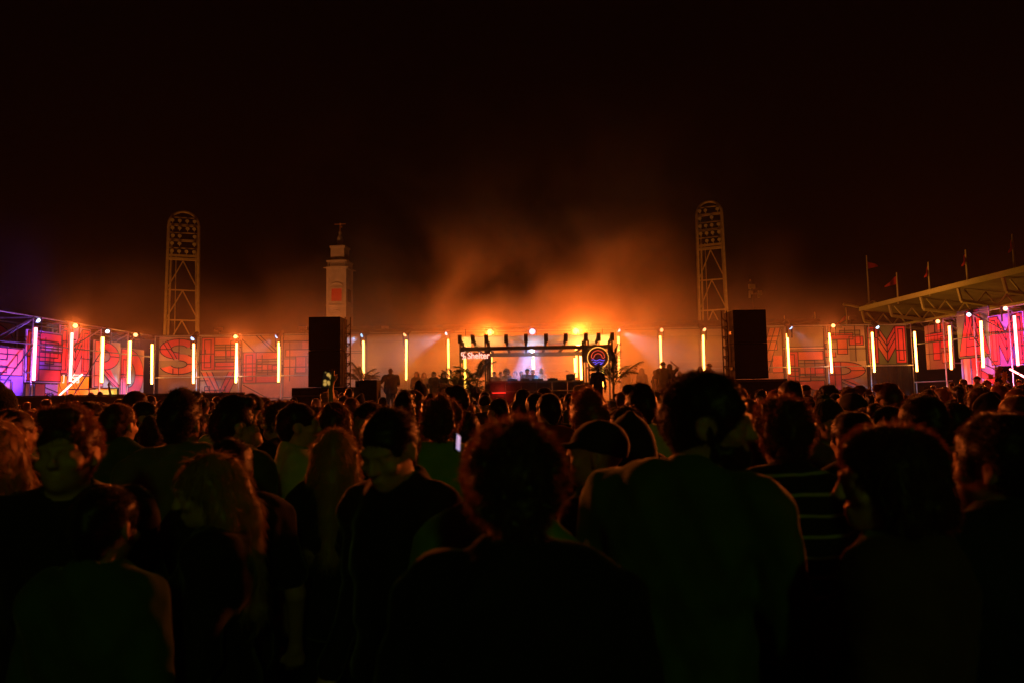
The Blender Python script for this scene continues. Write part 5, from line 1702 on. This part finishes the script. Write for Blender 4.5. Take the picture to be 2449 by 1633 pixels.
# people beyond the hoarding and on the viewing platform
for px, py, D, yw, sp, lab, ft in ((119, 936, 23.6, 190, S(hair='afro', hc='dark', vol=-.025, top='black', seed=84), 'curly head above the hoarding under letter E', .3), (168, 940, 23.6, 160, S(hair='short', hc='dark', top='black', seed=85), 'head with red lit cheek above the hoarding', .3),
                                   (216, 937, 23.8, 130, S(hair='short', hc='brown', top='black', seed=86), 'head in profile above the hoarding by yellow banner', .3), (240, 935, 23.4, 20, S(hair='short', hc='dark', top='black', ra='raise', seed=87), 'person raising a hand before the yellow banner', .2),
                                   (484, 934, 24.6, 60, S(hair='curly', hc='dark', top='black', seed=88), 'curly head at the foot of the letter V banner', .35), (529, 935, 24.6, 170, S(hair='curly', hc='dark', top='white', seed=89), 'pale shirted person at the foot of the letter V banner', .35),
                                   (2232, 920, 18.6, 175, S(hair='short', hc='dark', top='pink', seed=90), 'person in pink t-shirt on the platform before the letter A', .29), (2262, 922, 19.4, 200, S(hair='short', hc='dark', top='red', seed=91), 'person in red right of the pink t-shirt', .29),
                                   (2276, 916, 18.4, 150, S(hair='quiff', hc='brown', top='pink', seed=92), 'person in pale top with quiff on the platform', .29), (2303, 905, 20.2, 30, S(hair='short', hc='brown', top='tan', seed=93, build=1.05), 'person seen from behind against the magenta bars', .29),
                                   (2336, 898, 20.6, 100, S(hair='cap', hyaw=10, top='pink', seed=94), 'capped person lit pink before the violet wedge', .29), (2360, 906, 19.6, 170, S(hair='afro', vol=-.02, hc='ginger', top='red', seed=95), 'person with glowing reddish curls on the platform', .29),
                                   (2386, 903, 20.8, 60, S(hair='short', hc='dark', top='black', seed=96), 'dark person beside the yellow paper flowers', .29), (2410, 914, 19.0, 190, S(hair='short', hc='dark', top='red', seed=97), 'person with round face lit red on the platform', .29),
                                   (2436, 905, 20.4, 140, S(hair='bun', hc='dark', fem=True, top='brown', seed=98), 'person with a bun at the platform end', .29), (2320, 917, 18.2, 195, S(hair='short', hc='dark', top='grey', seed=99), 'person in grey in the platform front row', .29)):
    near(px, py, D, yw, sp, lab, .018, 400, ft, 'people at the side walls')
# yellow paper flowers at the platform
q = P(2400, 903, 21.2)
t = thing('flower_arrangement', 'bunch of yellow paper flowers before the violet letter M banner', 'flowers', (q.x, 21.2, .29))
rr = random.Random(4)
YFL = mat('yellow_paper', (.65, .42, .02), .7, .2, noise=.2)
m = MB()
for k in range(9):
    x, z = rr.uniform(-.42, .42), 1.25 + rr.uniform(.3, .85)
    m.tube((0, 0, .5), (x, rr.uniform(-.1, .1), z), .008, 5)
    fm = MB()
    for p in range(7):
        a = p * 2 * math.pi / 7
        c_, s_ = math.cos(a), math.sin(a)
        fm.poly([(x, -.03, z), (x + .05 * c_ - .03 * s_, -.05, z + .05 * s_ + .03 * c_), (x + .13 * c_, -.02 + rr.uniform(-.03, .03), z + .13 * s_), (x + .05 * c_ + .03 * s_, -.05, z + .05 * s_ - .03 * c_)])
    fm.build('flower', YFL, t)
m.build('stem', STEM, t)
MB().lathe([(.14, 0), (.2, .5), (.18, .5)], n=12).build('tub', POT, t)

# ------------------------------------------------------------------ the crowd between
mid_specs = []
for k, (hr, fm_, b_, hy, hpi, sl, arm_) in enumerate((('short', 0, 1.0, 0, 0, 'short', 'down'), ('quiff', 0, 1.08, 14, 0, 'short', 'down'), ('long', 1, .98, -10, 0, 'long', 'down'), ('curly', 0, 1.0, -18, 3, 'short', 'bent'), ('bob', 1, .95, 20, 2, 'short', 'drink'), ('cap', 0, 1.05, -6, 0, 'long', 'down'),
                                                       ('bun', 1, .95, 8, -3, 'short', 'down'), ('short', 0, 1.1, -40, 4, 'long', 'down'), ('pony', 1, .96, -25, 0, 'short', 'bent'), ('beanie', 0, 1.0, 10, 2, 'long', 'pocket'), ('short', 0, .96, 48, 0, 'short', 'drink'), ('afro', 0, 1.0, 0, 0, 'short', 'down'), ('long', 1, .96, 35, 4, 'short', 'down'), ('hood', 0, 1.02, 0, 0, 'long', 'pocket'))):
    mid_specs.append(S(hair=hr, fem=bool(fm_), build=b_, hyaw=hy, hpitch=hpi, sleeve=sl, ra=arm_, hood=hr == 'hood', vol=-.015 if hr == 'afro' else .004 * (k % 3), seed=100 + k))
HAIRW = {'short': 'short dark hair', 'quiff': 'swept hair', 'long': 'long hair', 'curly': 'curly hair', 'bob': 'bobbed hair', 'cap': 'a peaked cap', 'bun': 'hair in a bun', 'pony': 'a ponytail', 'beanie': 'a beanie', 'afro': 'round frizzy hair', 'hood': 'a raised hood'}
marks = [(60, 'edge scaffold'), (130, 'pink letter E'), (200, 'salmon letter M'), (275, 'letter R banner'), (340, 'letter D banner'), (415, 'letter S banner'), (515, 'letter V banner'), (615, 'pale striped banner'), (700, 'terracotta banner'), (775, 'bell tower speaker'), (880, 'squat speaker'), (934, 'big loose t-shirt'), (1020, 'drink lifting figure'), (1090, 'bushy palm'),
         (1140, 'shop sign'), (1200, 'red table end'), (1265, 'blue beam'), (1330, 'table gear'), (1395, 'pergola post'), (1430, 'round neon sign'), (1490, 'long palm fronds'), (1540, 'long haired silhouette'), (1600, 'arm bent overhead'), (1690, 'couple by speaker'), (1797, 'taller speaker stack'), (1840, 'letter V arm'), (1935, 'olive letter E field'), (2043, 'red blocks banner'),
         (2145, 'green letter M'), (2225, 'brown block banner'), (2295, 'tall letter A'), (2370, 'violet letter M'), (2440, 'violet edge banner')]


def to_px(p):
    d = Vector(p) - Vector((0, 0, EYE))
    z = d.dot(_fw)
    return 1224.5 + F * d.dot(_rt) / z, 816.5 - F * d.dot(_up) / z


cr = random.Random(23)
mids = []
bands = [(3.9, 5.2, 13, .62), (5.2, 6.8, 22, .60), (6.8, 9, 34, .60), (9, 12, 42, .60), (12, 16, 46, .62), (16, 21.3, 48, .62)]
for d0, d1, n, gap in bands:
    k = tries = 0
    while k < n and tries < 4000:
        tries += 1
        D = cr.uniform(d0, d1)
        half = min(.77 * D, 19 if D < 17 else 14)
        x = cr.uniform(-half, half)
        if any((x - a) ** 2 + (D - b_) ** 2 < gap ** 2 for a, b_ in PEOPLE):
            continue
        if D > 16.8 and x > 13:
            continue
        sp = dict(cr.choice(mid_specs))
        sp['top'] = cr.choice(['black', 'black', 'black', 'navy', 'grey', 'brown', 'olive', 'white', 'red', 'purple', 'tan'])
        sp['hc'] = cr.choice(['dark', 'dark', 'dark', 'brown', 'brown', 'blonde', 'ginger'])
        sp['skin'] = cr.choice([0, 0, 0, 1, 1, 2])
        u = cr.random()
        yaw = cr.uniform(-22, 22) if u < .74 else cr.uniform(-85, 85) if u < .9 else 180 + cr.uniform(-40, 40)
        top = cr.gauss(1.70 if not sp['fem'] else 1.62, .065)
        top = min(1.86, max(1.52, top))
        v = .016 if D < 7 else .021
        sp0 = {a: sp[a] for a in sp}
        o = person(sp0, (x, D, 0), yaw, top, v, 700 if D < 9 else 350, None, 'people in the crowd')
        mids.append((D, x, to_px((x, D, top))[0], sp, yaw, o))
        k += 1
seen = {}
for D, x, px, sp, yaw, o in mids:
    mk = min(marks, key=lambda m: abs(m[0] - px))[1]
    fc = '' if abs(yaw) < 40 else 'facing back' if abs(yaw) > 130 else 'facing left' if yaw > 0 else 'facing right'
    hw = HAIRW[sp['hair']]
    if sp['hair'] not in HATM:
        hw = hw.replace('dark ', '')
        hw = hw.replace('hair', {'dark': 'dark hair', 'brown': 'brown hair', 'blonde': 'fair hair', 'ginger': 'reddish hair'}[sp['hc']])
    seen.setdefault((mk, hw, sp['top'], fc), []).append((D, o))
for (mk, hw, tp, fc), l in seen.items():
    l.sort(key=lambda a: a[0])
    for i, (D, o) in enumerate(l):
        wh = 'near rows' if D < 7 else 'middle rows' if D < 13 else 'far rows'
        od = '' if len(l) == 1 else ('nearer ' if i == 0 else 'farther ') if len(l) == 2 else ORD[i] + ' nearest '
        o['label'] = f"{od}person, {hw}, {tp} top, {fc + ', ' if fc else ''}{wh} below {mk}"

# ------------------------------------------------------------------ light from behind the camera on the nearest backs
lamp('rear_stage_lamp', 'SPOT', (2.5, -11, 6.5), 170, (.60, 1.0, .05), None, (.2, 3.0, 1.2), 50, .9, .4)

# ------------------------------------------------------------------ air
def volume_box(name, lo, hi, dens, col, aniso, noise=None):
    m = bpy.data.materials.new(name + '_air')
    m.use_nodes = True
    nt = m.node_tree
    nt.nodes.remove(nt.nodes['Principled BSDF'])
    pv = nt.nodes.new('ShaderNodeVolumePrincipled')
    pv.inputs['Color'].default_value = (*col, 1)
    pv.inputs['Density'].default_value = dens
    pv.inputs['Anisotropy'].default_value = aniso
    nt.links.new(pv.outputs[0], nt.nodes['Material Output'].inputs['Volume'])
    if noise:
        noise(nt, pv)
    o = MB().box(*lo, *hi).build(name, m)
    tag(o, kind='stuff')
    return o


volume_box('haze', (-160, -25, -1), (160, 160, 45), HAZE_DENSITY, (.9, .88, .85), .35)


def smoke_nodes(nt, pv):
    tc = nt.nodes.new('ShaderNodeTexCoord')
    L = nt.links.new
    nz = nt.nodes.new('ShaderNodeTexNoise'); nz.inputs['Scale'].default_value = .23; nz.inputs['Detail'].default_value = 3; nz.inputs['Roughness'].default_value = .55
    nz.inputs['Distortion'].default_value = .6
    mp = nt.nodes.new('ShaderNodeMapping'); mp.inputs['Location'].default_value = SMOKE_SHIFT
    L(tc.outputs['Object'], mp.inputs['Vector']); L(mp.outputs[0], nz.inputs['Vector'])
    mr = nt.nodes.new('ShaderNodeMapRange'); mr.inputs['From Min'].default_value = .42; mr.inputs['From Max'].default_value = .72
    L(nz.outputs['Fac'], mr.inputs['Value'])
    sx = nt.nodes.new('ShaderNodeSeparateXYZ'); L(tc.outputs['Object'], sx.inputs[0])
    # thins upwards and sideways
    vz = nt.nodes.new('ShaderNodeMapRange'); vz.interpolation_type = 'SMOOTHSTEP'
    vz.inputs['From Min'].default_value, vz.inputs['From Max'].default_value = 17.0, 3.5
    L(sx.outputs['Z'], vz.inputs['Value'])
    ab = nt.nodes.new('ShaderNodeMath'); ab.operation = 'ABSOLUTE'; L(sx.outputs['X'], ab.inputs[0])
    vx = nt.nodes.new('ShaderNodeMapRange'); vx.interpolation_type = 'SMOOTHSTEP'
    vx.inputs['From Min'].default_value, vx.inputs['From Max'].default_value = 11.5, 4.5
    L(ab.outputs[0], vx.inputs['Value'])
    m1 = nt.nodes.new('ShaderNodeMath'); m1.operation = 'MULTIPLY'; L(vz.outputs[0], m1.inputs[0]); L(vx.outputs[0], m1.inputs[1])
    sq = nt.nodes.new('ShaderNodeMath'); sq.operation = 'POWER'; sq.inputs[1].default_value = 1.5; L(m1.outputs[0], sq.inputs[0])
    low = nt.nodes.new('ShaderNodeMapRange'); low.inputs['From Min'].default_value, low.inputs['From Max'].default_value = 6.0, 3.2
    low.inputs['To Min'].default_value, low.inputs['To Max'].default_value = .0, .55
    L(sx.outputs['Z'], low.inputs['Value'])
    ad = nt.nodes.new('ShaderNodeMath'); ad.operation = 'ADD'; L(mr.outputs[0], ad.inputs[0]); L(low.outputs[0], ad.inputs[1])
    m2 = nt.nodes.new('ShaderNodeMath'); m2.operation = 'MULTIPLY'; L(ad.outputs[0], m2.inputs[0]); L(sq.outputs[0], m2.inputs[1])
    m3 = nt.nodes.new('ShaderNodeMath'); m3.operation = 'MULTIPLY'; m3.inputs[1].default_value = SMOKE; L(m2.outputs[0], m3.inputs[0])
    # a thin layer along the whole rear wall
    wz = nt.nodes.new('ShaderNodeMapRange'); wz.interpolation_type = 'SMOOTHSTEP'
    wz.inputs['From Min'].default_value, wz.inputs['From Max'].default_value = 6.5, 3.2
    L(sx.outputs['Z'], wz.inputs['Value'])
    wx = nt.nodes.new('ShaderNodeMapRange'); wx.interpolation_type = 'SMOOTHSTEP'
    wx.inputs['From Min'].default_value, wx.inputs['From Max'].default_value = 15.0, 9.0
    wx.inputs['To Max'].default_value = WALL_SMOKE
    L(ab.outputs[0], wx.inputs['Value'])
    m4 = nt.nodes.new('ShaderNodeMath'); m4.operation = 'MULTIPLY'; L(wz.outputs[0], m4.inputs[0]); L(wx.outputs[0], m4.inputs[1])
    m5 = nt.nodes.new('ShaderNodeMath'); m5.operation = 'ADD'; L(m3.outputs[0], m5.inputs[0]); L(m4.outputs[0], m5.inputs[1])
    L(m5.outputs[0], pv.inputs['Density'])


WALL_SMOKE = .012
SMOKE, SMOKE_SHIFT = .12, (11.0, 4.0, 2.0)
so = volume_box('stage_smoke', (-15.2, -2.5, 1.02), (15.2, 6.2, 17), .1, (.9, .88, .85), .25, smoke_nodes)
so.location = (.4, 26.3, 0)


def drift_nodes(nt, pv):
    tc = nt.nodes.new('ShaderNodeTexCoord')
    L = nt.links.new
    nz = nt.nodes.new('ShaderNodeTexNoise'); nz.inputs['Scale'].default_value = .2; nz.inputs['Detail'].default_value = 3
    L(tc.outputs['Object'], nz.inputs['Vector'])
    mr = nt.nodes.new('ShaderNodeMapRange'); mr.inputs['From Min'].default_value = .4; mr.inputs['From Max'].default_value = .75
    mr.inputs['To Max'].default_value = .022
    L(nz.outputs['Fac'], mr.inputs['Value'])
    ln = nt.nodes.new('ShaderNodeVectorMath'); ln.operation = 'LENGTH'
    sc_ = nt.nodes.new('ShaderNodeVectorMath'); sc_.operation = 'DIVIDE'; sc_.inputs[1].default_value = (10, 6, 4.5)
    L(tc.outputs['Object'], sc_.inputs[0]); L(sc_.outputs[0], ln.inputs[0])
    fa = nt.nodes.new('ShaderNodeMapRange'); fa.interpolation_type = 'SMOOTHSTEP'
    fa.inputs['From Min'].default_value, fa.inputs['From Max'].default_value = 1.0, .15
    L(ln.outputs['Value'], fa.inputs['Value'])
    m = nt.nodes.new('ShaderNodeMath'); m.operation = 'MULTIPLY'; L(mr.outputs[0], m.inputs[0]); L(fa.outputs[0], m.inputs[1])
    L(m.outputs[0], pv.inputs['Density'])


so = volume_box('drifting_smoke', (-10, -6, -6), (10, 6, 6), .02, (.9, .88, .88), .2, drift_nodes)
so.location = (-19.5, 26.5, 5.6)
